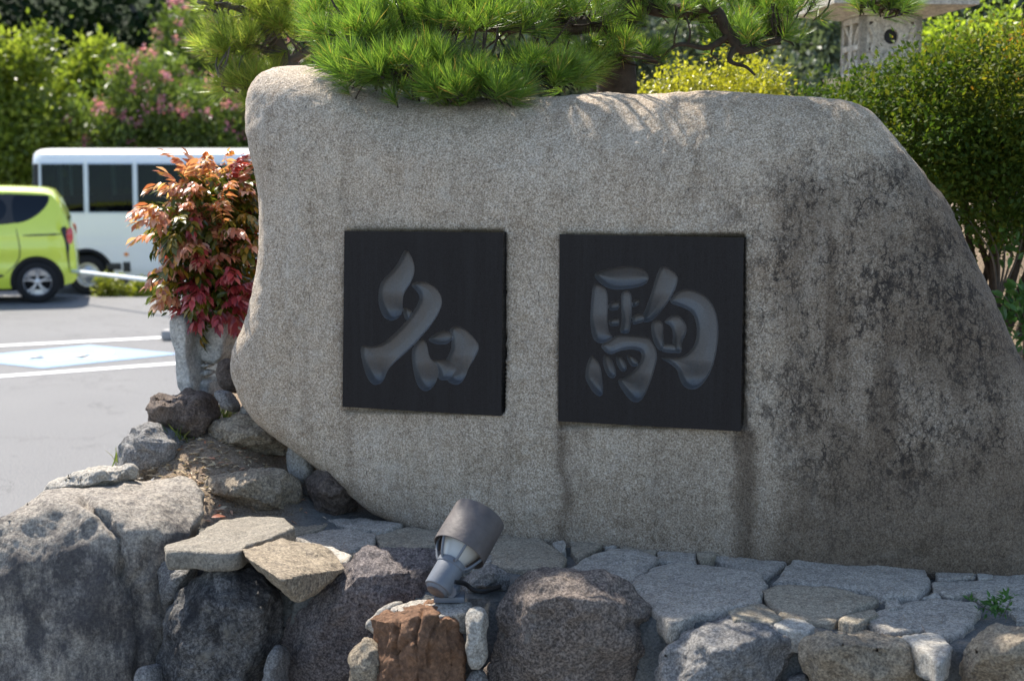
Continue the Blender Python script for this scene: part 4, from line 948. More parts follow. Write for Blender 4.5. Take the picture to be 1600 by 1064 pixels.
tree('grey_tree', 'grey green tree at the top right corner behind lime shrubs', 'tree', T(1560, 330, 18), 2.2, 0.1, [PXB(1480, 10, 18, 80, 60), PXB(1570, 20, 18, 90, 70), PXB(1650, 40, 18, 80, 70)], 10000, 240, 0.14, 0.12, 'leaf_greygreen', 251)
tree('grey_tree', 'grey green tree behind the pine trunk and golden shrub', 'tree', T(900, 330, 16), 2.2, 0.1, [PXB(900, 60, 16, 130, 90), PXB(1050, 80, 16, 110, 80), PXB(760, 60, 16, 110, 90), PXB(620, 60, 16.5, 100, 90)], 16000, 330, 0.12, 0.1, 'leaf_greygreen', 252)
GS = [('golden azalea shrub just above the middle of the monument', 'golden_shrub', 'leaf_golden', [PXB(1060, 150, 7.0, 55, 50), PXB(1125, 140, 7.1, 65, 48), PXB(1190, 140, 7.2, 50, 45)], 9000, (1120, 260, 7.1), .026),
      ('lime green shrub right of the stone lantern', 'lime_shrub', 'leaf_lime', [PXB(1480, 60, 9.5, 45, 35), PXB(1450, 90, 9.5, 50, 40)], 3600, (1470, 250, 9.5), .042),
      ('lime green shrub in the top right corner', 'lime_shrub', 'leaf_lime', [PXB(1580, 52, 9.0, 60, 32), PXB(1640, 60, 9.0, 60, 40)], 3600, (1600, 250, 9.0), .042)]
for i, (lab, nm, m, bl, n, bs, sz) in enumerate(GS):
    t = wempty(nm, T(*bs)); tag(t, lab, 'shrub', 'lime shrubs' if nm == 'lime_shrub' else None)
    B0 = Vector(T(*bs)); B0.z = 1.05
    mk('stems', *join(*[tube([B0, B0.lerp(Vector(c), .6) + Vector((random.uniform(-.05, .05), 0, 0)), Vector(c)], [.018, .012, .004], 6, 4) for c, _ in bl for _k in range(3)]), MATS['bark_grey'], t)
    foliage('crown', bl + [((c[0], c[1], c[2] - r3[2]), (r3[0], r3[1], r3[2] * 1.2)) for c, r3 in bl], n, 170, 0.035 if nm == 'golden_shrub' else 0.06, sz, m, t, 260 + i, LEAF4, 0.5)

# clipped hedge shrub at the right
hb = wempty('clipped_shrub', T(1560, 560, 6.1)); tag(hb, 'large clipped shrub with reddish gold leaf tips right of the monument', 'shrub')
HB = [PXB(1295, 168, 6.4, 62, 40, .25), PXB(1400, 240, 5.9, 150, 100, .45), PXB(1480, 190, 6.0, 170, 110, .5), PXB(1590, 170, 6.0, 190, 115, .55), PXB(1560, 280, 5.9, 160, 100, .45), PXB(1330, 185, 6.2, 75, 50, .3), PXB(1660, 270, 6.0, 120, 120, .5)]
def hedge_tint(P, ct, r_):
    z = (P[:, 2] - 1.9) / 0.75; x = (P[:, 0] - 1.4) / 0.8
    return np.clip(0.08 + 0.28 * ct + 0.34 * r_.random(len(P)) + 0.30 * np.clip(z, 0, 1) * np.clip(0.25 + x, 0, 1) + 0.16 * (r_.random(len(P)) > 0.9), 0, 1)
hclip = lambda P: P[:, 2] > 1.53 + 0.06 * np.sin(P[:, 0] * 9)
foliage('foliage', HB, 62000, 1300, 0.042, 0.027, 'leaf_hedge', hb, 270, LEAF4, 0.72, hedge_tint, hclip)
r = random.Random(4); stems = []
for k in range(16):
    s = Vector(T(1545 + r.uniform(-25, 45), 500, 6.05 + r.uniform(-.08, .12))); s.z = 1.1
    e = Vector(T(1400 + 20 * k, 300 - r.uniform(0, 110), 6.0)); m = s.lerp(e, .45) + Vector((r.uniform(-.06, .06), r.uniform(-.05, .05), .04))
    stems.append(tube([s, m, e], [0.024, 0.014, 0.006], 7, 5))
mk('stems', *join(*stems), MATS['bark_dark'], hb)
fp = wempty('leafy_plant', T(1560, 420, 5.6)); tag(fp, 'small bright green plant under the clipped shrub by the monument edge', 'plant')
foliage('leaves', [PXB(1530, 345, 5.7, 40, 24, .08), PXB(1575, 365, 5.6, 35, 18, .08)], 90, 30, .03, .055, 'leaf_fern', fp, 280, LEAF8, 0.2)
mk('stems', *join(*[tube([T(1560, 470, 5.7), T(1550 + 10 * k, 400, 5.65), T(1515 + 22 * k, 345, 5.6)], [.006, .004, .002], 5, 4) for k in range(5)]), MATS['bark_grey'], fp)
fp = wempty('leafy_plant', T(1590, 540, 5.5)); tag(fp, 'low dark leafy plant at the right edge beside the monument', 'plant')
foliage('leaves', [PXB(1585, 470, 5.5, 28, 26, .1), PXB(1610, 500, 5.4, 35, 45, .12)], 260, 60, .03, .06, 'leaf_fern', fp, 281, LEAF8, 0.2)
mk('stems', *join(*[tube([T(1600, 560, 5.5), T(1598 + 6 * k, 510, 5.45), T(1570 + 18 * k, 462, 5.4)], [.006, .004, .002], 5, 4) for k in range(4)]), MATS['bark_grey'], fp)
# planting strip by the lot
for i, (x, y, rx, ry, lab) in enumerate([(172, 447, 24, 22, 'low yellow green shrub near the bus rear wheel'), (222, 455, 24, 18, 'low yellow green shrub beside the red leaved bush')]):
    c, r3 = PXB(x, y, 21.9, rx, ry, .22); t = wempty('low_shrub', (c[0], c[1], 0)); tag(t, lab, 'shrub', 'low shrubs in the strip by the lot')
    mk('stems', *join(*[tube([(c[0], c[1], -.05), (c[0] + .05 * k - .1, c[1], c[2]), (c[0] + .1 * k - .2, c[1], c[2] + .1)], [.012, .008, .003], 5, 3) for k in range(5)]), MATS['bark_grey'], t)
    foliage('crown', [(c, r3), ((c[0], c[1], c[2] - .12), (r3[0] * 1.05, r3[1], r3[2]))], 1600, 70, .04, .06, 'leaf_strip', t, 290 + i, LEAF4, .3)

# ------------------------------------------------------------------ red leaved bush (compound leaf sprays)
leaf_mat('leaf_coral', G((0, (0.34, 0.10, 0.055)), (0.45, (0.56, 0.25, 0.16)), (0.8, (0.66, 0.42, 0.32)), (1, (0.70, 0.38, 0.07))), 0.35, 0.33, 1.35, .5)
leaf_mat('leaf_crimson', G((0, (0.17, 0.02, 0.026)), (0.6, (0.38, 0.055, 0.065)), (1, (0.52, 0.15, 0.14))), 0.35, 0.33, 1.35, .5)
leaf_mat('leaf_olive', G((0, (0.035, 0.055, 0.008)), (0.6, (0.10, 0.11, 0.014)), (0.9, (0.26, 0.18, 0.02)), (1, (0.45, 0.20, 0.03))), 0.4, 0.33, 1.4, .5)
def spray_mesh(seed, mat):
    r_ = np.random.default_rng(seed); n = 21; pos = []; dr = []; up = []; sc = []
    for i in range(n):
        t = i / (n - 1); s = 1 if i % 2 else -1
        p = np.array([0, 0.01 + 0.10 * t, 0.03 * math.sin(t * 2.2) - 0.03 * t * t]); pos.append(p + r_.normal(size=3) * .004)
        a = math.radians(68 - 45 * t) * s; dr.append([math.sin(a), math.cos(a), -0.35 - 0.5 * r_.random()]); up.append([0.25 * r_.normal(), 0.2 * r_.normal(), 1]); sc.append(0.043 * r_.uniform(.75, 1.2))
    V, F = scatter_vf(LEAF8, np.array(pos), np.array(dr), np.array(up), np.array(sc))
    me = mesh_data('leaf_spray', V, F, True, attrs={'tint': np.repeat(r_.random(n), 8)}); me.materials.append(MATS[mat]); return me
SPR = {m: [spray_mesh(300 + 10 * j + k, m) for k in range(4)] for j, m in enumerate(('leaf_coral', 'leaf_crimson', 'leaf_olive'))}
nb = wempty('red_leaf_bush', T(322, 520, 5.18)); tag(nb, 'bush with orange, coral and crimson leaves growing from the white planter', 'bush')
NBL = [PXB(330, 300, 5.15, 55, 42, .16), PXB(290, 345, 5.1, 44, 45, .17), PXB(345, 360, 5.15, 52, 62, .2), PXB(305, 400, 5.12, 42, 42, .18), PXB(350, 430, 5.1, 42, 55, .16), PXB(305, 455, 5.12, 35, 42, .14), PXB(345, 470, 5.02, 30, 38, .1), PXB(385, 290, 5.25, 25, 35, .12)]
r_ = np.random.default_rng(77); r = random.Random(77); root = Vector(T(325, 540, 5.18)); stems = []
cnt = 0
while cnt < 285:
    c, rr = NBL[int(r_.choice(len(NBL), p=np.array([.16, .17, .2, .14, .12, .08, .08, .05])))]
    u = unit(r_.normal(size=3)); rad = 0.55 + 0.45 * r_.random()
    P = np.array(c) + u * np.array(rr) * rad
    px_ = project([P])[0]
    if px_[0] > 402 and px_[1] < 500 and P[1] < 4.9: continue
    if (px_[1] < 335 and px_[0] < 275) or px_[1] < 272 or px_[1] > 492 or px_[0] < 242: continue
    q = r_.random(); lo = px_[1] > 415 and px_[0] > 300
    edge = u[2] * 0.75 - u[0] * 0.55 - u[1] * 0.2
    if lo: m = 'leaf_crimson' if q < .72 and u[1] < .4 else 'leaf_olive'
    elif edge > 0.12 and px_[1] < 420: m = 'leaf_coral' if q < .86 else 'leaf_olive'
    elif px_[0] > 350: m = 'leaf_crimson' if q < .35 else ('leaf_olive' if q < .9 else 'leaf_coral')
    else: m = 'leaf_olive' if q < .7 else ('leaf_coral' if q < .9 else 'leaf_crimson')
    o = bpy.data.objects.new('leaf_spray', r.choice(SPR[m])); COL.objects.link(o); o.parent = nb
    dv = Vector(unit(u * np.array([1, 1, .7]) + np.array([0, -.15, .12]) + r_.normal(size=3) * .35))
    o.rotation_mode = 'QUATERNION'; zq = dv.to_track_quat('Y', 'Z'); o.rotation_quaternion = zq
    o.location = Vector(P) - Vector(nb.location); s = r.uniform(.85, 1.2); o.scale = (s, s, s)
    if cnt % 7 == 0: stems.append(tube([root + Vector((r.uniform(-.05, .05), r.uniform(-.04, .04), 0)), root.lerp(Vector(P), .6) + Vector((0, 0, .05)), Vector(P)], [.006, .004, .002], 5, 4))
    cnt += 1
mk('stems', *join(*stems), MATS['bark_grey'], nb)
foliage('inner_leaves', [(c, (rr[0] * .8, rr[1] * .9, rr[2] * .85)) for c, rr in NBL], 2600, 240, .022, .042, 'leaf_olive', nb, 310, LEAF8, .1, lambda P, ct, r_: .8 * r_.random(len(P)))

# ------------------------------------------------------------------ black pine
leaf_mat('pine_needle', G((0, (0.05, 0.105, 0.018)), (0.55, (0.125, 0.215, 0.035)), (0.9, (0.25, 0.32, 0.06)), (1, (0.36, 0.24, 0.08))), 0.45, 0.35, 1.6, .5)
leaf_mat('pine_needle_yellow', G((0, (0.12, 0.17, 0.03)), (0.55, (0.24, 0.30, 0.055)), (0.9, (0.40, 0.42, 0.11)), (1, (0.42, 0.28, 0.1))), 0.55, 0.35, 1.6, .5)
def tuft_vf(seed, n=84, L=0.082, w=0.0008):
    r_ = np.random.default_rng(seed); V = []; F = []; tn = []
    for i in range(n):
        t = r_.random(); base = np.array([0, -0.045 + 0.05 * t, 0]); az = r_.uniform(0, 2 * np.pi); pol = math.radians(r_.uniform(8, 34) + 34 * (1 - t))
        d = np.array([math.sin(pol) * math.cos(az), math.cos(pol), math.sin(pol) * math.sin(az)]); l = L * r_.uniform(.7, 1.15)
        s = unit(np.cross(d, r_.normal(size=3))) * w; bend = np.array([0, 0, -0.006 * r_.random()])
        k = len(V); V += [base - s, base + s, base + d * l * .55 + s * .9 + bend * .3, base + d * l + bend, base + d * l * .55 - s * .9 + bend * .3]
        F += [(k, k + 1, k + 2), (k, k + 2, k + 4), (k + 4, k + 2, k + 3)]; q = r_.random() * .88 if r_.random() > .04 else 1.0; tn += [q] * 5
    return np.array(V), np.array(F), np.array(tn)
TUF = [tuft_vf(400 + k) for k in range(6)]
TUM = {}
for nm in ('pine_needle', 'pine_needle_yellow'):
    TUM[nm] = []
    for V, F, tn in TUF:
        me = mesh_data('needle_tuft', V, F, False, attrs={'tint': tn}); me.materials.append(MATS[nm]); TUM[nm].append(me)
def pine(name, label, base, limbs, pads, seed, n_ind, bark='bark_dark', needle='pine_needle'):
    """limbs: polylines with radii in world space; pads: (centre, radii, tufts, lean)"""
    t = wempty(name, base); tag(t, label, 'tree'); r_ = np.random.default_rng(seed)
    nodes = []
    for i, (pts, rad) in enumerate(limbs):
        mk('trunk' if i == 0 else 'branch', *tube(pts, rad, 10 if i == 0 else 7, 6, rough=.07), MATS[bark], t)
        nodes.append(catmull([list(p) for p in pts], 6))
    nodes = np.concatenate(nodes)
    Ts = []
    for c, rr, n, lean in pads:
        u = unit(r_.normal(size=(n, 3))); u[:, 2] = np.where(r_.random(n) < .75, np.abs(u[:, 2]), u[:, 2])
        P = np.array(c) + u * np.array(rr) * (0.35 + .65 * r_.random(n)[:, None] ** .6)
        D = unit(u * np.array([1, 1, .6]) * .75 + np.array([0, 0, .75]) + np.array(lean) + r_.normal(size=(n, 3)) * .28)
        Ts.append(np.concatenate([P, D], 1))
    Ts = np.concatenate(Ts)
    # clear of the monument's body
    dd = (Ts[:, :3] - np.array(PL)) @ np.array(FN); pxs = project(Ts[:, :3])
    depth = Ts[:, 1]
    vis = (pxs[:, 0] > -40) & (pxs[:, 0] < 1640) & (pxs[:, 1] > -30) & (pxs[:, 1] < 260)
    order = np.argsort(np.where(vis, depth, 99)); Ts = Ts[order]; vis = vis[order]
    tw = []; rest = []
    for i, row in enumerate(Ts):
        P = Vector(row[:3]); D = Vector(row[3:]); s = r_.uniform(.62, 1.18); k = int(r_.integers(0, 6))
        Q = (Matrix.Rotation(r_.uniform(0, 6.28), 3, D) @ D.to_track_quat('Y', 'Z').to_matrix())
        if i < n_ind and vis[i]:
            o = bpy.data.objects.new('needle_tuft', TUM[needle][k]); COL.objects.link(o); o.parent = t; o.location = P - Vector(base); o.rotation_mode = 'QUATERNION'; o.rotation_quaternion = Q.to_quaternion(); o.scale = (s, s, s)
        else: rest.append((TUF[k][0] * s @ np.array(Q).T + row[:3], TUF[k][1], TUF[k][2]))
        j = nodes[np.argmin(((nodes[:, :3] - row[:3] + np.array([0, 0, .05])) ** 2).sum(1))]
        m = P.lerp(Vector(j[:3]), .5) + Vector((0, 0, -.02))
        tw.append(tube([P - D * .05, m, j[:3]], [.0028, .004, .006], 4, 2, cap=False))
    mk('twigs', *join(*tw), MATS[bark], t)['kind'] = 'stuff'
    if rest:
        off = 0; VV = []; FF = []; TT = []
        for V, F, tn in rest: VV.append(V); FF.append(F + off); TT.append(tn); off += len(V)
        mk('needle_mass', np.concatenate(VV), np.concatenate(FF), MATS[needle], t, False, attrs={'tint': np.concatenate(TT)})['kind'] = 'stuff'
    return t
TRB = Vector(T(965, 200, 5.25)); TRB.z = 1.0
def pl(*a): return [T(*q) for q in a]
shade_limbs = [([(0.42, 5.2, 2.9), (0.5, 4.7, 3.0), (0.8, 4.1, 2.98), (1.1, 3.6, 3.05), (1.4, 3.2, 3.05)], [.045, .04, .03, .02, .01]), ([(0.8, 4.1, 2.98), (1.4, 4.1, 3.0), (1.9, 4.2, 3.05)], [.025, .02, .01])]  # unseen limbs, added to carry the shading pads over the ledge
limbs = [([tuple(TRB), T(962, 140, 5.25), T(955, 60, 5.22), T(985, 0, 5.2), T(1000, -80, 5.2), T(985, -240, 5.2)], [.085, .075, .07, .062, .055, .04]),
         (pl((960, 95, 5.22), (900, 110, 5.05), (840, 90, 4.8), (760, 100, 4.62), (680, 110, 4.5), (600, 100, 4.45)), [.045, .035, .028, .024, .018, .010]),
         (pl((970, 30, 5.2), (900, 40, 5.0), (800, 40, 4.8), (690, 40, 4.7), (580, 60, 4.68)), [.04, .032, .026, .02, .010]),
         (pl((985, 5, 5.2), (1050, 18, 5.15), (1110, 12, 5.1), (1140, 55, 5.1), (1165, 80, 5.1), (1220, 60, 5.2)), [.032, .026, .024, .02, .014, .008]),
         (pl((1140, 55, 5.1), (1105, 75, 5.08), (1060, 70, 5.05), (1030, 95, 5.05)), [.014, .010, .007, .004]),
         (pl((1150, 70, 5.1), (1140, 95, 5.05), (1165, 105, 5.02), (1180, 118, 5.0)), [.012, .009, .006, .004]),
         (pl((990, -20, 5.2), (1150, -40, 5.3), (1300, -20, 5.4), (1400, 15, 5.4)), [.03, .024, .018, .010]),
         (pl((1000, -80, 5.2), (850, -130, 4.9), (700, -120, 4.6), (560, -90, 4.5)), [.035, .028, .02, .01]),
         (pl((990, -120, 5.2), (1120, -190, 4.8), (1250, -200, 4.5)), [.03, .024, .012])]
pads = [PXB(525, 25, 4.95, 70, 40, .2) + (48, (-.2, 0, 0)), PXB(740, 35, 4.62, 110, 30, .15) + (26, (0, -.1, 0)), PXB(560, 105, 4.5, 75, 30, .14) + (22, (-.2, -.1, 0)), PXB(640, 120, 4.48, 130, 45, .17) + (105, (-.1, -.15, 0)), PXB(745, 145, 4.42, 110, 32, .14) + (70, (0, -.2, 0)), PXB(840, 120, 4.6, 80, 40, .18) + (50, (.1, -.1, 0)),
        PXB(560, 60, 4.68, 85, 45, .18) + (85, (-.25, 0, 0)), PXB(680, 40, 4.75, 130, 45, .2) + (85, (0, 0, 0)), PXB(800, 20, 4.85, 120, 45, .2) + (65, (0, 0, 0)), PXB(900, 30, 5.0, 70, 50, .2) + (40, (0, 0, 0)), PXB(640, -10, 4.75, 160, 35, .2) + (24, (0, 0, 0)),
        PXB(905, 110, 5.0, 60, 35, .15) + (22, (0, 0, 0)), PXB(985, 90, 5.05, 55, 45, .12) + (16, (0, 0, 0)), PXB(1060, 20, 5.15, 80, 35, .18) + (26, (.1, 0, 0)), PXB(1170, 60, 5.2, 85, 55, .2) + (30, (.1, 0, 0)), PXB(1220, 10, 5.3, 90, 30, .2) + (34, (.1, 0, 0)), PXB(1390, 8, 5.4, 55, 30, .15) + (34, (.1, 0, 0)),
        # above the frame, out of view: added to shade the ledge and front rocks
        PXB(1000, -100, 4.9, 260, 45, .4) + (18, (0, 0, 0)), PXB(900, -230, 4.7, 260, 50, .45) + (55, (0, 0, 0)), PXB(1200, -210, 4.55, 180, 40, .4) + (120, (0, 0, 0)),
        ((0.30, 4.45, 2.92), (.42, .22, .12), 150, (0, 0, 0)), ((1.0, 4.0, 2.95), (.5, .4, .13), 170, (0, 0, 0)), ((1.5, 3.4, 3.0), (.55, .45, .14), 190, (0, 0, 0)), ((0.75, 3.2, 3.15), (.5, .4, .13), 150, (0, 0, 0)), ((1.9, 4.2, 3.0), (.5, .5, .15), 150, (0, 0, 0))]
pine('black_pine', 'dark pine tree spreading needle pads over the monument top', tuple(TRB), limbs + shade_limbs, pads, 11, 300)
B2 = Vector(T(430, 240, 5.75)); B2.z = 1.1
limbs2 = [([tuple(B2), T(455, 160, 5.75), T(440, 90, 5.72), T(410, 20, 5.7), T(400, -60, 5.7)], [.05, .045, .035, .028, .02]),
          (pl((450, 140, 5.75), (415, 130, 5.65), (380, 125, 5.6), (345, 120, 5.55)), [.024, .018, .012, .006]), (pl((440, 90, 5.72), (390, 70, 5.65), (330, 60, 5.6)), [.022, .015, .007]), (pl((445, 100, 5.72), (500, 70, 5.7), (540, 60, 5.7)), [.02, .014, .007]), (pl((415, 30, 5.7), (360, 10, 5.65), (310, 5, 5.6)), [.02, .013, .006])]
pads2 = [PXB(385, 130, 5.62, 60, 35, .15) + (38, (-.35, 0, 0)), PXB(355, 75, 5.62, 60, 42, .17) + (46, (-.35, 0, 0)), PXB(435, 50, 5.7, 70, 45, .18) + (42, (-.1, 0, 0)), PXB(350, 10, 5.65, 65, 35, .17) + (38, (-.3, 0, 0)), PXB(460, 5, 5.7, 70, 30, .17) + (26, (0, 0, 0)), PXB(400, 165, 5.6, 30, 18, .08) + (14, (-.3, 0, -.4)), PXB(520, 60, 5.75, 45, 40, .15) + (30, (0, 0, 0))]
pine('small_pine', 'sunlit yellow green pine behind the upper left corner of the monument', tuple(B2), limbs2, pads2, 12, 200, 'bark_grey', 'pine_needle_yellow')

# ------------------------------------------------------------------ stone lantern
rock_mat('lantern_stone', (0.70, 0.64, 0.53), (0.52, 0.465, 0.38), (0.13, 0.115, 0.095), 0.4, 90, 0.3, (0.14, 0.125, 0.105), 0.5, 6.0)
plain('lantern_hollow', (0.03, 0.028, 0.026), 0.95)
LD = 8.2; kk = LD / F_PX
lz = lambda py: U(1370, py, LD).z
LC = U(1376, 60, LD); lan = empty('stone_lantern', (LC.x, LC.y, 1.15), math.radians(5)); tag(lan, 'pale carved stone lantern standing among the shrubs', 'stone lantern')
zb, zt = lz(122) - 1.15, lz(30) - 1.15; w = 0.175
def lp(name, vf, mat='lantern_stone', parent=lan, sharp=40): return mk(name, *vf, MATS[mat], parent, True, sharp)
def frust(z0, r0, z1, r1, n=4, rot=math.pi / 4):
    V = []; F = []
    for z, r in ((z0, r0), (z1, r1)):
        for k in range(n): a = rot + 2 * math.pi * k / n; V.append((r * math.cos(a), r * math.sin(a), z))
    F = [tuple(range(n - 1, -1, -1)), tuple(range(n, 2 * n))] + [(k, (k + 1) % n, n + (k + 1) % n, n + k) for k in range(n)]
    return V, F
s2 = math.sqrt(2)
lp('light_box_core', bbox(-w + .03, w - .03, -w + .03, w - .03, zb, zt, .004), 'lantern_hollow')
def panel(rot, kind):
    """openwork panel with real depth on one side of the light box"""
    b_ = []; t = .04; H = zt - zb
    def P(x0, x1, z0, z1): b_.append(bbox(x0, x1, -w, -w + t, zb + z0 * H, zb + z1 * H, .004))
    P(-w, -w + .05, 0, 1); P(w - .05, w, 0, 1); P(-w + .048, w - .048, 0, .08); P(-w + .048, w - .048, .9, 1)
    if kind == 'cross':
        P(-.022, .022, .078, .902); P(-w + .048, -.02, .44, .54); P(.02, w - .048, .44, .54)
        for sx in (-1, 1): b_.append(tube([(sx * .125, -w + .018, zb + .1 * H), (sx * .06, -w + .018, zb + .3 * H), (sx * .05, -w + .018, zb + .48 * H), (sx * .06, -w + .018, zb + .68 * H), (sx * .125, -w + .018, zb + .88 * H)], .014, 8, 4))
    else:
        nseg = 28; V = []; F = []; R = .042; cz = zb + .66 * H
        out = []
        for k in range(nseg):
            a = 2 * math.pi * k / nseg; c_, s_ = math.cos(a), math.sin(a); m = max(abs(c_) / (w - .05), abs(s_) / (.24 * H)); out.append((c_ / m, s_ / m))
        for y in (-w + .004, -w + t):
            for k in range(nseg): a = 2 * math.pi * k / nseg; V.append((R * math.cos(a), y, cz + R * math.sin(a)))
            for k in range(nseg): V.append((out[k][0], y, cz + out[k][1]))
        for k in range(nseg):
            j = (k + 1) % nseg; F += [(k, j, nseg + j, nseg + k), (k, 2 * nseg + k, 2 * nseg + j, j)]
        b_.append((V, F)); P(-w + .048, w - .048, .078, .425)
        for sx in (-1, 1): b_.append(tube([(sx * .12, -w - .004, zb + .1 * H), (sx * .075, -w - .006, zb + .25 * H), (sx * .11, -w - .006, zb + .42 * H), (sx * .10, -w - .004, zb + .6 * H), (sx * .125, -w - .004, zb + .8 * H)], .010, 8, 4))
        b_.append(tube([(-.07, -w - .004, zb + .12 * H), (-.04, -w - .006, zb + .32 * H), (0, -w - .006, zb + .38 * H), (.04, -w - .006, zb + .32 * H), (.07, -w - .004, zb + .12 * H)], .012, 8, 4))
    V, F = join(*b_); return xf((V, F), Matrix.Rotation(rot, 4, 'Z'))
for i, kd in enumerate(('hole', 'cross', 'hole', 'cross')): lp('light_box_panel', panel([0, -math.pi / 2, math.pi, math.pi / 2][i], kd))
re = 0.40
roof = join(frust(zt + .002, w * s2 * 1.05, zt + .04, re * s2 * .93), frust(zt + .041, re * s2, zt + .10, re * s2 * 1.02), frust(zt + .101, re * s2 * 1.0, zt + .26, .2), frust(zt + .261, .17, zt + .32, .13))
lp('roof', roof); lp('finial', lathe([(0, zt + .32), (.06, zt + .33), (.09, zt + .38), (.07, zt + .44), (.02, zt + .49), (0, zt + .50)], 20))
lp('platform', join(frust(zb - .12, .2, zb - .002, .36), frust(zb - .16, .22, zb - .121, .22)))
lp('post', lathe([(.15, 0.1), (.125, .14), (.115, .35), (.115, zb - .3), (.13, zb - .16)], 28)); lp('base', join(frust(-.12, .34, .1, .3, 6, 0)))

# ------------------------------------------------------------------ bus
plain('bus_white', (0.80, 0.80, 0.78), 0.3, 0, .5, .02, 2, coat=.4); plain('trim_alu', (0.50, 0.54, 0.60), .4, .3, .5, .05)
plain('tyre', (0.014, 0.014, 0.015), .85, 0, .3, .2); plain('rim_silver', (0.50, 0.51, 0.53), .32, .8, .5, .1); plain('dark_plastic', (0.016, 0.016, 0.018), .55); plain('under_dark', (.01, .01, .01), .9)
plain('seat_fabric', (.03, .035, .05), .9, 0, .2, .3); plain('lamp_red', (.55, .02, .03), .2, 0, .5, .1, coat=.6); plain('lamp_amber', (.75, .20, .02), .25); plain('wall_interior', (.2, .2, .2), .8)
glass_mat('bus_glass', (.17, .24, .21), 1.3); glass_mat('car_glass', (.05, .06, .075), 1.5)
bd = 26.0; bl_ = U(45, 300, bd)
bus = empty('parked_bus', (bl_.x, bd, -0.41), math.radians(1.2)); tag(bus, 'white minibus parked behind the lot, partly hidden by the monument', 'bus')
LB, WB, HB_ = 7.0, 2.06, 2.69
prof = [(.04, .36), (.012, .5), (0, .9), (0.0, 1.50), (.025, 1.95), (.055, 2.42), (.085, 2.50), (.15, 2.59), (.28, 2.65), (.55, 2.68), (WB / 2, HB_)]
wins = [(.06, .17, 1.56, 2.40), (.20, 1.01, 1.51, 2.42), (1.05, 1.90, 1.51, 2.42), (1.94, 2.94, 1.51, 2.42), (2.98, 3.78, 1.53, 2.41), (3.88, 4.7, 1.53, 2.41), (4.8, 5.5, 1.53, 2.41), (5.65, 6.55, 1.45, 2.41)]
def bus_y(z): return float(np.interp(z, [q[1] for q in prof[:8]], [q[0] for q in prof[:8]]))
def end_in(x):
    e = 0.0
    for d in (x, LB - x):
        if d < .3: e = max(e, .3 - math.sqrt(max(0, .09 - (.3 - d) ** 2)))
    return e
AR = [(1.0, .46), (5.0, .46)]
bx = sorted(set([round(v, 4) for v in list(np.linspace(0, .3, 8)) + list(np.linspace(LB - .3, LB, 8)) + list(np.arange(.35, LB - .3, .05))] + [q[0] for q in wins] + [q[1] for q in wins]))
bz = sorted(set([round(v, 4) for v in list(np.arange(.36, 1.5, .05)) + [1.45, 1.51, 1.53, 1.56, 2.40, 2.41, 2.42, 1.75, 2.0, 2.2, 2.5, 2.59]]))
def side_grid(far):
    V = []; F = []; nx, nz = len(bx), len(bz)
    for x in bx:
        for z in bz:
            y = bus_y(z) + end_in(x) * .8; y = min(y, WB / 2 - .05); V.append((x, WB - y if far else y, z))
    for i in range(nx - 1):
        for j in range(nz - 1):
            cx, cz = (bx[i] + bx[i + 1]) / 2, (bz[j] + bz[j + 1]) / 2
            if any(a < cx < b and c < cz < d for a, b, c, d in wins): continue
            if any(math.hypot(cx - ax_, cz - .38) < ar for ax_, ar in AR): continue
            F.append((i * nz + j, (i + 1) * nz + j, (i + 1) * nz + j + 1, i * nz + j + 1))
    return V, F
def roofv():
    V = []; F = []; pr = [(.15, 2.59), (.20, 2.622), (.28, 2.65), (.40, 2.667), (.55, 2.68), (.8, 2.687), (WB / 2, HB_)]; pr = pr + [(WB - y, z) for y, z in reversed(pr[:-1])]
    n = len(pr)
    for x in bx:
        e = end_in(x)
        for y, z in pr:
            yy = WB / 2 + (y - WB / 2) * (1 - .8 * e / (WB / 2 - .15)); V.append((x, yy, z - (0 if e < .01 else (e ** 1.5) * .5)))
    for i in range(len(bx) - 1):
        for k in range(n - 1): F.append((i * n + k, (i + 1) * n + k, (i + 1) * n + k + 1, i * n + k + 1))
    return V, F
def endv(x):
    e = end_in(x) * .8; V = []; F = []; n = len(bz)
    for z in bz: V += [(x, bus_y(z) + e, z), (x, WB - bus_y(z) - e, z)]
    for j in range(n - 1):
        if (x > 1 and 1.4 < bz[j] < 2.4) or (x < 1 and 1.6 < bz[j] < 2.35): continue
        F.append((2 * j, 2 * j + 1, 2 * j + 3, 2 * j + 2))
    return V, F
def bp_(name, vf, mat, parent=bus, sharp=35, smooth=True): return mk(name, *vf, MATS[mat], parent, smooth, sharp)
body = bp_('body', join(side_grid(False), side_grid(True), endv(0), endv(LB)), 'bus_white')
bp_('roof', roofv(), 'bus_white')
bp_('floor', bbox(.1, LB - .1, .1, WB - .1, .34, .75, .02), 'under_dark')
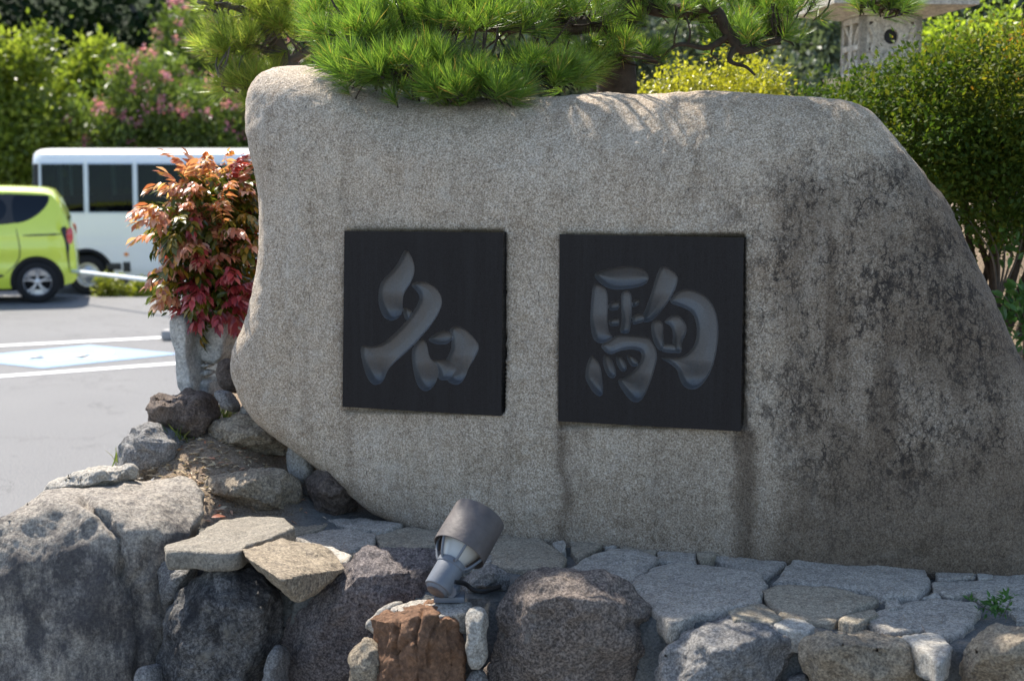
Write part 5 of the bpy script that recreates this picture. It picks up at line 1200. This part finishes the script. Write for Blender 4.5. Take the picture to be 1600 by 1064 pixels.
for far in (0, 1):
    for (a, b2, c, d) in wins:
        if far and a < .1: continue
        def yy(z, o): y = bus_y(z) + o; return WB - y if far else y
        V = []; F = []
        for i in range(2):
            for z in np.linspace(c, d, 5): V.append((a if i == 0 else b2, yy(z, .012) + (end_in((a + b2) / 2) * .8 * (-1 if far else 1)), z))
        F = [(j, j + 5, j + 6, j + 1) for j in range(4)]
        wn = bp_('window', (V, F), 'bus_glass' if a > .1 else 'dark_plastic', smooth=False, sharp=None)
        if a > .1:
            fr = []
            for (x0, x1, z0, z1) in ((a, b2, c - .012, c + .018), (a, b2, d - .022, d + .012), (a - .012, a + .022, c + .018, d - .022), (b2 - .022, b2 + .012, c + .018, d - .022)):
                Vb = [(x, yy(z, o), z) for x in (x0, x1) for o in (-.006, .02) for z in (z0, z1)]
                fr.append((Vb, boxm(0, 1, 0, 1, 0, 1)[1]))
            bp_('window_frame', join(*fr), 'trim_alu', wn, None, False)
bp_('windshield', ([(LB - .01, .12, 1.45), (LB - .01, WB - .12, 1.45), (LB - .06, WB - .15, 2.4), (LB - .06, .15, 2.4)], [(0, 1, 2, 3)]), 'bus_glass', sharp=None)
bp_('rear_window', ([(.01, .14, 1.6), (.01, WB - .14, 1.6), (.03, WB - .17, 2.36), (.03, .17, 2.36)], [(0, 1, 2, 3)]), 'bus_glass', sharp=None)
for ax_, ar in AR:
    for near in (1, 0):
        y0 = .03 if near else WB - .25
        wh = empty('wheel', (ax_, y0 + .11, .38)); wh.parent = bus
        rx = Matrix.Rotation(math.pi / 2, 4, 'X')
        mk('tyre', *xf(lathe([(.22, -.1), (.33, -.11), (.37, -.08), (.375, 0), (.37, .08), (.33, .11), (.22, .1)], 36), rx), MATS['tyre'], wh)
        mk('rim', *xf(join(lathe([(.225, -.09), (.225, .1), (.2, .1), (.17, .04), (.10, .06), (.06, .085), (0, .085)], 30), *[xf(lathe([(.022, .05), (.022, .062), (0, .062)], 8), Matrix.Translation((.14 * math.cos(a), .14 * math.sin(a), 0))) for a in np.linspace(0, 2 * math.pi, 7)[:-1]]), rx), MATS['rim_silver'], wh, True, 35)
        V = []; F = []
        for k in range(25):
            a = math.pi * k / 24 * 1.08 - .04 * math.pi
            for rr, o in ((ar - .03, .0), (ar + .03, .0), (ar + .0, .3)):
                y = bus_y(max(.36, .38 + rr * math.sin(a))) + o - .006; V.append((ax_ + rr * math.cos(a), y if near else WB - y, .38 + rr * math.sin(a)))
            if k: q = 3 * k; F += [(q - 3, q - 2, q + 1, q), (q - 3, q - 1, q + 2, q)]
        bp_('wheel_arch', (V, F), 'bus_white' if False else 'under_dark', sharp=None)
bp_('vent', bbox(1.36, 1.62, -.004, .03, .48, .60, .003), 'dark_plastic'); bp_('vent', bbox(1.66, 1.79, -.004, .03, .44, .62, .003), 'dark_plastic'); bp_('marker_lamp', bbox(1.69, 1.76, -.012, .02, .73, .79, .004), 'lamp_amber')
bp_('bumper', join(bbox(-.05, .12, .12, WB - .12, .33, .62, .04), bbox(LB - .12, LB + .06, .1, WB - .1, .33, .62, .04)), 'bus_white')
for y in (.12, WB - .28): bp_('tail_light', bbox(-.02, .03, y, y + .16, .75, 1.15, .01), 'lamp_red')
for i, x in enumerate(np.arange(.55, 5.4, .82)):
    for y in (.14, 1.1): bp_('seat', join(bbox(x, x + .14, y, y + .8, 1.05, 1.82, .05), bbox(x + .1, x + .52, y, y + .8, 1.0, 1.16, .04)), 'seat_fabric')

# ------------------------------------------------------------------ lime car
plain('car_lime', (0.66, 0.75, 0.07), 0.25, 0, .5, .02, 2, coat=.8)
cw = UZ(60, 474, 0)
car = empty('parked_car', (0, 0, 0), math.radians(15)); tag(car, 'lime green compact van cut off by the left picture edge', 'car')
CR = math.radians(15)
LC_ = 4.24
def c_top(x): return float(np.interp(x, [0, .03, .07, .12, .2, .30, .42, .6, 1.0, 2.0, 2.6, 2.9, 3.2, 3.45, 3.8, 4.05, 4.2, 4.24], [.78, .98, 1.14, 1.30, 1.50, 1.63, 1.665, 1.68, 1.695, 1.69, 1.64, 1.53, 1.33, 1.13, 1.02, .92, .74, .55]))
def c_bot(x): return float(np.interp(x, [0, .05, .3, 3.9, 4.2, 4.24], [.34, .28, .22, .22, .28, .36]))
def c_hw(x, z):
    w = .842
    if z > .98: w -= .20 * ((z - .98) / .7) ** 1.35
    if z < .5: w -= .05 * ((.5 - z) / .28) ** 2
    if x < .42: w -= .17 * (1 - x / .42) ** 2.4
    if x > 3.3: w -= .26 * ((x - 3.3) / .94) ** 2.2
    w += .014 * math.exp(-((z - .78) / .10) ** 2) - .010 * math.exp(-((z - .62) / .08) ** 2)
    return w
cx_ = sorted(set([round(v, 3) for v in [0, .015, .03, .05, .07, .095, .12, .16, .2, .25, .3, .36, .42] + list(np.arange(.45, 3.4, .04)) + list(np.arange(3.4, 4.2, .06)) + [4.2, 4.22, 4.24]]))
NT = 44
CAR_W = [(.54, .315, .345), (3.40, .315, .345)]
def car_body():
    V = []; F = []; rows = NT + 7
    for sgn in (-1, 1):
        off = len(V)
        for x in cx_:
            t, b = c_top(x), c_bot(x); rd = min(.07, (t - b) * .2); zs = t - rd
            for k in range(NT): z = b + (zs - b) * k / (NT - 1); V.append((x, sgn * c_hw(x, z), z))
            h = c_hw(x, zs)
            for k in range(1, 8):
                a = k / 7; V.append((x, sgn * h * (1 - a) , zs + rd * math.sin(min(1, a * 2.2) * math.pi / 2)))
        for i in range(len(cx_) - 1):
            for k in range(rows - 1):
                xm = (cx_[i] + cx_[i + 1]) / 2; zm = (V[off + i * rows + k][2] + V[off + (i + 1) * rows + k][2]) / 2
                if k < NT and any(math.hypot(xm - wx, zm - wz) < wr for wx, wz, wr in CAR_W): continue
                q = (off + i * rows + k, off + (i + 1) * rows + k, off + (i + 1) * rows + k + 1, off + i * rows + k + 1); F.append(q if sgn < 0 else tuple(reversed(q)))
        # end caps
    for i0 in (0, len(cx_) - 1):
        a = i0 * rows; bofs = len(cx_) * rows + i0 * rows
        for k in range(rows - 1): F.append((a + k, a + k + 1, bofs + k + 1, bofs + k))
    return V, F
def cp(name, vf, mat, parent=car, sharp=None, smooth=True): return mk(name, *vf, MATS[mat], parent, smooth, sharp)
# the car faces left (-x in the picture): local x runs from its rear to its front, mirrored into the scene below
def flip(vf): return [(-x, y, z) for x, y, z in vf[0]], [tuple(reversed(f)) for f in vf[1]]
def side_patch(poly, off=.004, sgn=-1, nz=14, nx=10):
    """patch on the body side, outline given as (x, z)"""
    P = chaikin(poly, 2); zs = np.linspace(P[:, 1].min() + 1e-4, P[:, 1].max() - 1e-4, nz); V = []; F = []
    for z in zs:
        xsn = []
        for a, b in zip(P, np.roll(P, -1, 0)):
            if (a[1] > z) != (b[1] > z): xsn.append(a[0] + (b[0] - a[0]) * (z - a[1]) / (b[1] - a[1]))
        for u in np.linspace(min(xsn), max(xsn), nx): V.append((u, sgn * (c_hw(u, z) + off), z))
    for j in range(nz - 1):
        for i in range(nx - 1): F.append((j * nx + i, j * nx + i + 1, (j + 1) * nx + i + 1, (j + 1) * nx + i))
    return V, F
cb = cp('body', flip(car_body()), 'car_lime', sharp=50)
for s in (-1, 1):
    f = lambda poly, o=.005, **k: flip(side_patch(poly, o, s, **k))
    cp('quarter_window', f([(.34, 1.53), (.36, 1.56), (.7, 1.575), (.86, 1.57), (.84, 1.17), (.76, 1.16), (.55, 1.26), (.38, 1.42)]), 'car_glass')
    cp('window_backing', f([(.33, 1.535), (.36, 1.575), (.9, 1.59), (2.6, 1.57), (2.95, 1.35), (3.0, 1.08), (.8, 1.14), (.53, 1.25), (.36, 1.42)], .002, nz=20, nx=40), 'dark_plastic')
    cp('side_window', f([(.93, 1.57), (1.75, 1.58), (1.75, 1.12), (.93, 1.17)]), 'car_glass'); cp('side_window', f([(1.85, 1.57), (2.45, 1.55), (2.72, 1.38), (2.8, 1.12), (1.85, 1.12)]), 'car_glass')
    cp('door_rail', f([(.18, 1.015), (.72, 1.0), (.72, .975), (.18, .985)], .004, nz=6, nx=20), 'dark_plastic')
    cp('side_sill', f([(.98, .46), (3.05, .46), (3.05, .33), (1.0, .36)], .006, nz=8, nx=30), 'dark_plastic')
    cp('door_gap', f([(.80, 1.1), (.81, 1.1), (.76, .8), (.79, .62), (.98, .44), (.97, .44), (.775, .61), (.745, .8)], .003, nz=24, nx=3), 'dark_plastic')
    tl = cp('tail_light', f([(.025, 1.08), (.09, 1.10), (.12, 1.0), (.10, .86), (.04, .84), (.02, .95)], .012), 'lamp_red')
    cp('tail_light_bezel', f([(.10, 1.13), (.20, 1.09), (.17, 1.0), (.13, .88), (.12, .70), (.09, .45), (.08, .45), (.095, .7), (.07, .83), (.12, .95)], .010, nz=24, nx=6), 'dark_plastic', tl)
    for wx, wz, wr in CAR_W:
        wh = empty('wheel', (-wx, s * .74, .31)); wh.parent = car; rx = Matrix.Rotation(math.pi / 2 * (1 if s < 0 else -1), 4, 'X')
        mk('tyre', *xf(lathe([(.195, -.09), (.27, -.1), (.305, -.075), (.312, 0), (.305, .075), (.275, .098), (.20, .09)], 40), rx), MATS['tyre'], wh)
        rim = [lathe([(.205, -.08), (.205, .085), (.195, .09), (.187, .08), (.185, -.02), (0, -.03)], 36), lathe([(.05, .0), (.05, .065), (.035, .072), (0, .072)], 20)]
        for k in range(5):
            for da in (-.11, .11):
                a = 2 * math.pi * k / 5 + da + .3; c_, s_ = math.cos(a), math.sin(a); a2 = 2 * math.pi * k / 5 + da * 1.5 + .3
                rim.append(tube([(.04 * c_, .04 * s_, .06), (.11 * math.cos(a), .11 * math.sin(a), .066), (.19 * math.cos(a2), .19 * math.sin(a2), .07)], [.016, .013, .015], 6, 3))
        mk('rim', *xf(join(*rim), rx), MATS['rim_silver'], wh, True, 40)
        V = []; F = []
        for k in range(29):
            a = -.16 * math.pi + 1.32 * math.pi * k / 28
            for rr, o in ((wr - .035, -.01), (wr + .0, .008), (wr + .03, .008), (wr - .03, -.28)):
                xx, zz = wx + rr * math.cos(a), max(.2, wz + rr * math.sin(a)); V.append((-xx, s * (c_hw(xx, zz) + o), zz))
            if k: q = 4 * k; F += [(q - 4, q - 3, q + 1, q), (q - 3, q - 2, q + 2, q + 1), (q - 4, q - 1, q + 3, q)]
        cp('wheel_arch', (V, F), 'under_dark')
cp('rear_window', flip(([( .085, -.56, 1.2), (.085, .56, 1.2), (.27, .52, 1.58), (.27, -.52, 1.58)], [(0, 1, 2, 3)])), 'car_glass')
cp('windshield', flip(([(3.40, -.62, 1.19), (3.40, .62, 1.19), (2.72, .58, 1.62), (2.72, -.58, 1.62)], [(3, 2, 1, 0)])), 'car_glass')
cp('underbody', flip(bbox(.25, 3.95, -.72, .72, .18, .40, .02)), 'under_dark')
for s in (-1, 1): cp('headlight', flip(side_patch([(3.75, .84), (4.1, .74), (4.16, .64), (3.8, .70)], .01, s)), 'rim_silver')
# put the rear wheel where the photograph shows it
wl = Matrix.Rotation(CR, 3, 'Z') @ Vector((-.54, -.82, 0)); car.location = (cw.x - wl.x, cw.y - wl.y, 0)

# ------------------------------------------------------------------ rail, wheel stop
plain('rail_white', (.72, .76, .80), .4, 0, .5, .05); plain('concrete', (.30, .29, .28), .9, 0, .3, .15, 12, .4, 60)
ra, rb = UZ(70, 419, .45), UZ(420, 459, .45)
rl = wempty('pipe_rail', (ra.x, ra.y, 0)); tag(rl, 'low white pipe rail running from the car to the red bush', 'railing')
mk('rail', *tube([ra, rb], .028, 10, 1), MATS['rail_white'], rl)
for t_ in (0.02, .98):
    p = ra.lerp(rb, t_); mk('post', *tube([(p.x, p.y, -.1), (p.x, p.y, .445)], .024, 10, 1), MATS['rail_white'], rl)
ws = UZ(270, 531, 0)
tag(mk('wheel_stop', *bbox(ws.x - .12, ws.x + .6, ws.y - .09, ws.y + .09, 0.002, .12, .03), MATS['concrete'], None, True, 40), 'grey concrete wheel stop at the end of the far white line', 'wheel stop')

# ------------------------------------------------------------------ weeds, litter
leaf_mat('grass_blade', G((0, (.07, .10, .02)), (.6, (.16, .19, .05)), (1, (.36, .32, .14))), .35, .5)
leaf_mat('litter', G((0, (.16, .085, .045)), (.6, (.42, .32, .20)), (.85, (.54, .45, .33)), (1, (.48, .13, .05))), .15, .7)
BLADE = (np.array([(-.035, 0, 0), (.035, 0, 0), (.03, .5, .03), (0, 1, -.14), (-.03, .5, .03)]), np.array([(0, 1, 2), (0, 2, 4), (4, 2, 3)]))
def tuft(name, label, cat, p, n, h, spread, lean, seed, mat='grass_blade'):
    r_ = np.random.default_rng(seed); t = wempty(name, p); tag(t, label, cat)
    P = np.array(p) + np.stack([r_.normal(size=n) * spread, r_.normal(size=n) * spread * .6, np.zeros(n)], 1); P[:, 2] = np.maximum(P[:, 2], bed_h(P[:, 0], P[:, 1]) - .005)
    D = unit(r_.normal(size=(n, 3)) * lean + np.array([0, 0, 1]))
    scatter('blades', BLADE, P, D, r_.normal(size=(n, 3)), h * r_.uniform(.5, 1.2, n), mat, r_.random(n), t)['kind'] = 'stuff'
def onbed(px, py, z=None):
    p = UZ(px, py, LEDGE)
    for _ in range(12): p = UZ(px, py, float(bed_h(np.array(p.x), np.array(p.y))) if z is None else z)
    return tuple(p)
tuft('grass_tuft', 'yellow green grass tuft on the soil behind the biggest boulder', 'grass', onbed(248, 722), 190, .085, .055, .75, 500)
tuft('grass_tuft', 'small grass weed in front of the wide tan rock', 'grass', onbed(345, 712), 70, .11, .022, .5, 501)
tuft('grass_tuft', 'tiny weed right of the small grass weed at the shaded rock', 'grass', onbed(362, 722), 40, .06, .02, .7, 502)
w0 = UZ(1568, 962, LEDGE); wp = wempty('creeping_weed', tuple(w0)); tag(wp, 'small green creeping weed between flagstones at the right', 'weed')
foliage('leaves', [((w0.x - .005, w0.y + .02, w0.z + .025), (.035, .02, .015)), ((w0.x - .07, w0.y + .03, w0.z + .03), (.012, .01, .012)), ((w0.x + .03, w0.y + .06, w0.z + .03), (.03, .015, .01))], 110, 26, .006, .02, 'leaf_fern', wp, 503, LEAF8, .2)
mk('stems', *join(tube([w0, w0 + Vector((-.035, .012, .012)), w0 + Vector((-.075, .03, .034))], [.002, .0018, .001], 5, 4), tube([w0, w0 + Vector((.02, .03, .015)), w0 + Vector((.04, .06, .03))], [.002, .0016, .001], 5, 4)), MATS['bark_grey'], wp)
r_ = np.random.default_rng(510); n = 800
X = r_.normal(-1.02, .16, n); Y = r_.normal(4.55, .17, n); Z = bed_h(X, Y) + .004 + .006 * r_.random(n)
D = np.stack([r_.normal(size=n), r_.normal(size=n), r_.normal(size=n) * .12], 1)
lt = scatter('leaf_litter', LEAFN, np.stack([X, Y, Z], 1), D, np.tile([0, 0, 1.0], (n, 1)) + r_.normal(size=(n, 3)) * .3, .03 * r_.uniform(.5, 1.4, n), 'litter', r_.random(n) ** .8, None)
tag(lt, 'dry pine needles and brown leaves scattered on the bare soil', 'leaf litter', kind='stuff')
for i, (x, y, lab) in enumerate([(330, 811, 'orange dead leaf lying on the pale slab'), (236, 733, 'reddish dead leaf at the grass tuft')]):
    p = np.array(UZ(x, y, 1.0 + .006) if i == 0 else onbed(x, y)) + np.array([0, 0, .006])
    V, F = scatter_vf(LEAF8, p[None], np.array([[1, .4, .1]]), np.array([[0, -.5, 1.0]]), .045)
    tag(mk('dead_leaf', V, F, MATS['leaf_coral'], attrs={'tint': np.full(8, .2)}), lab, 'leaf')

r_ = np.random.default_rng(520); n = 520
X = r_.uniform(-.7, 1.7, n); Y = face_y(X) - r_.uniform(.02, .55, n); Z = np.full(n, LEDGE + .004)
D = np.stack([r_.normal(size=n), r_.normal(size=n), r_.normal(size=n) * .05], 1)
NEED = (np.array([(-.009, 0, 0), (.009, 0, 0), (0, 1, .02)]), np.array([(0, 1, 2)]))
lt = scatter('fallen_needles', NEED, np.stack([X, Y, Z], 1), D, np.tile([0, 0, 1.0], (n, 1)), .075 * r_.uniform(.6, 1.2, n), 'litter', .55 * r_.random(n), None)
tag(lt, 'brown fallen pine needles strewn over the flagstone ledge', 'needles', kind='stuff')
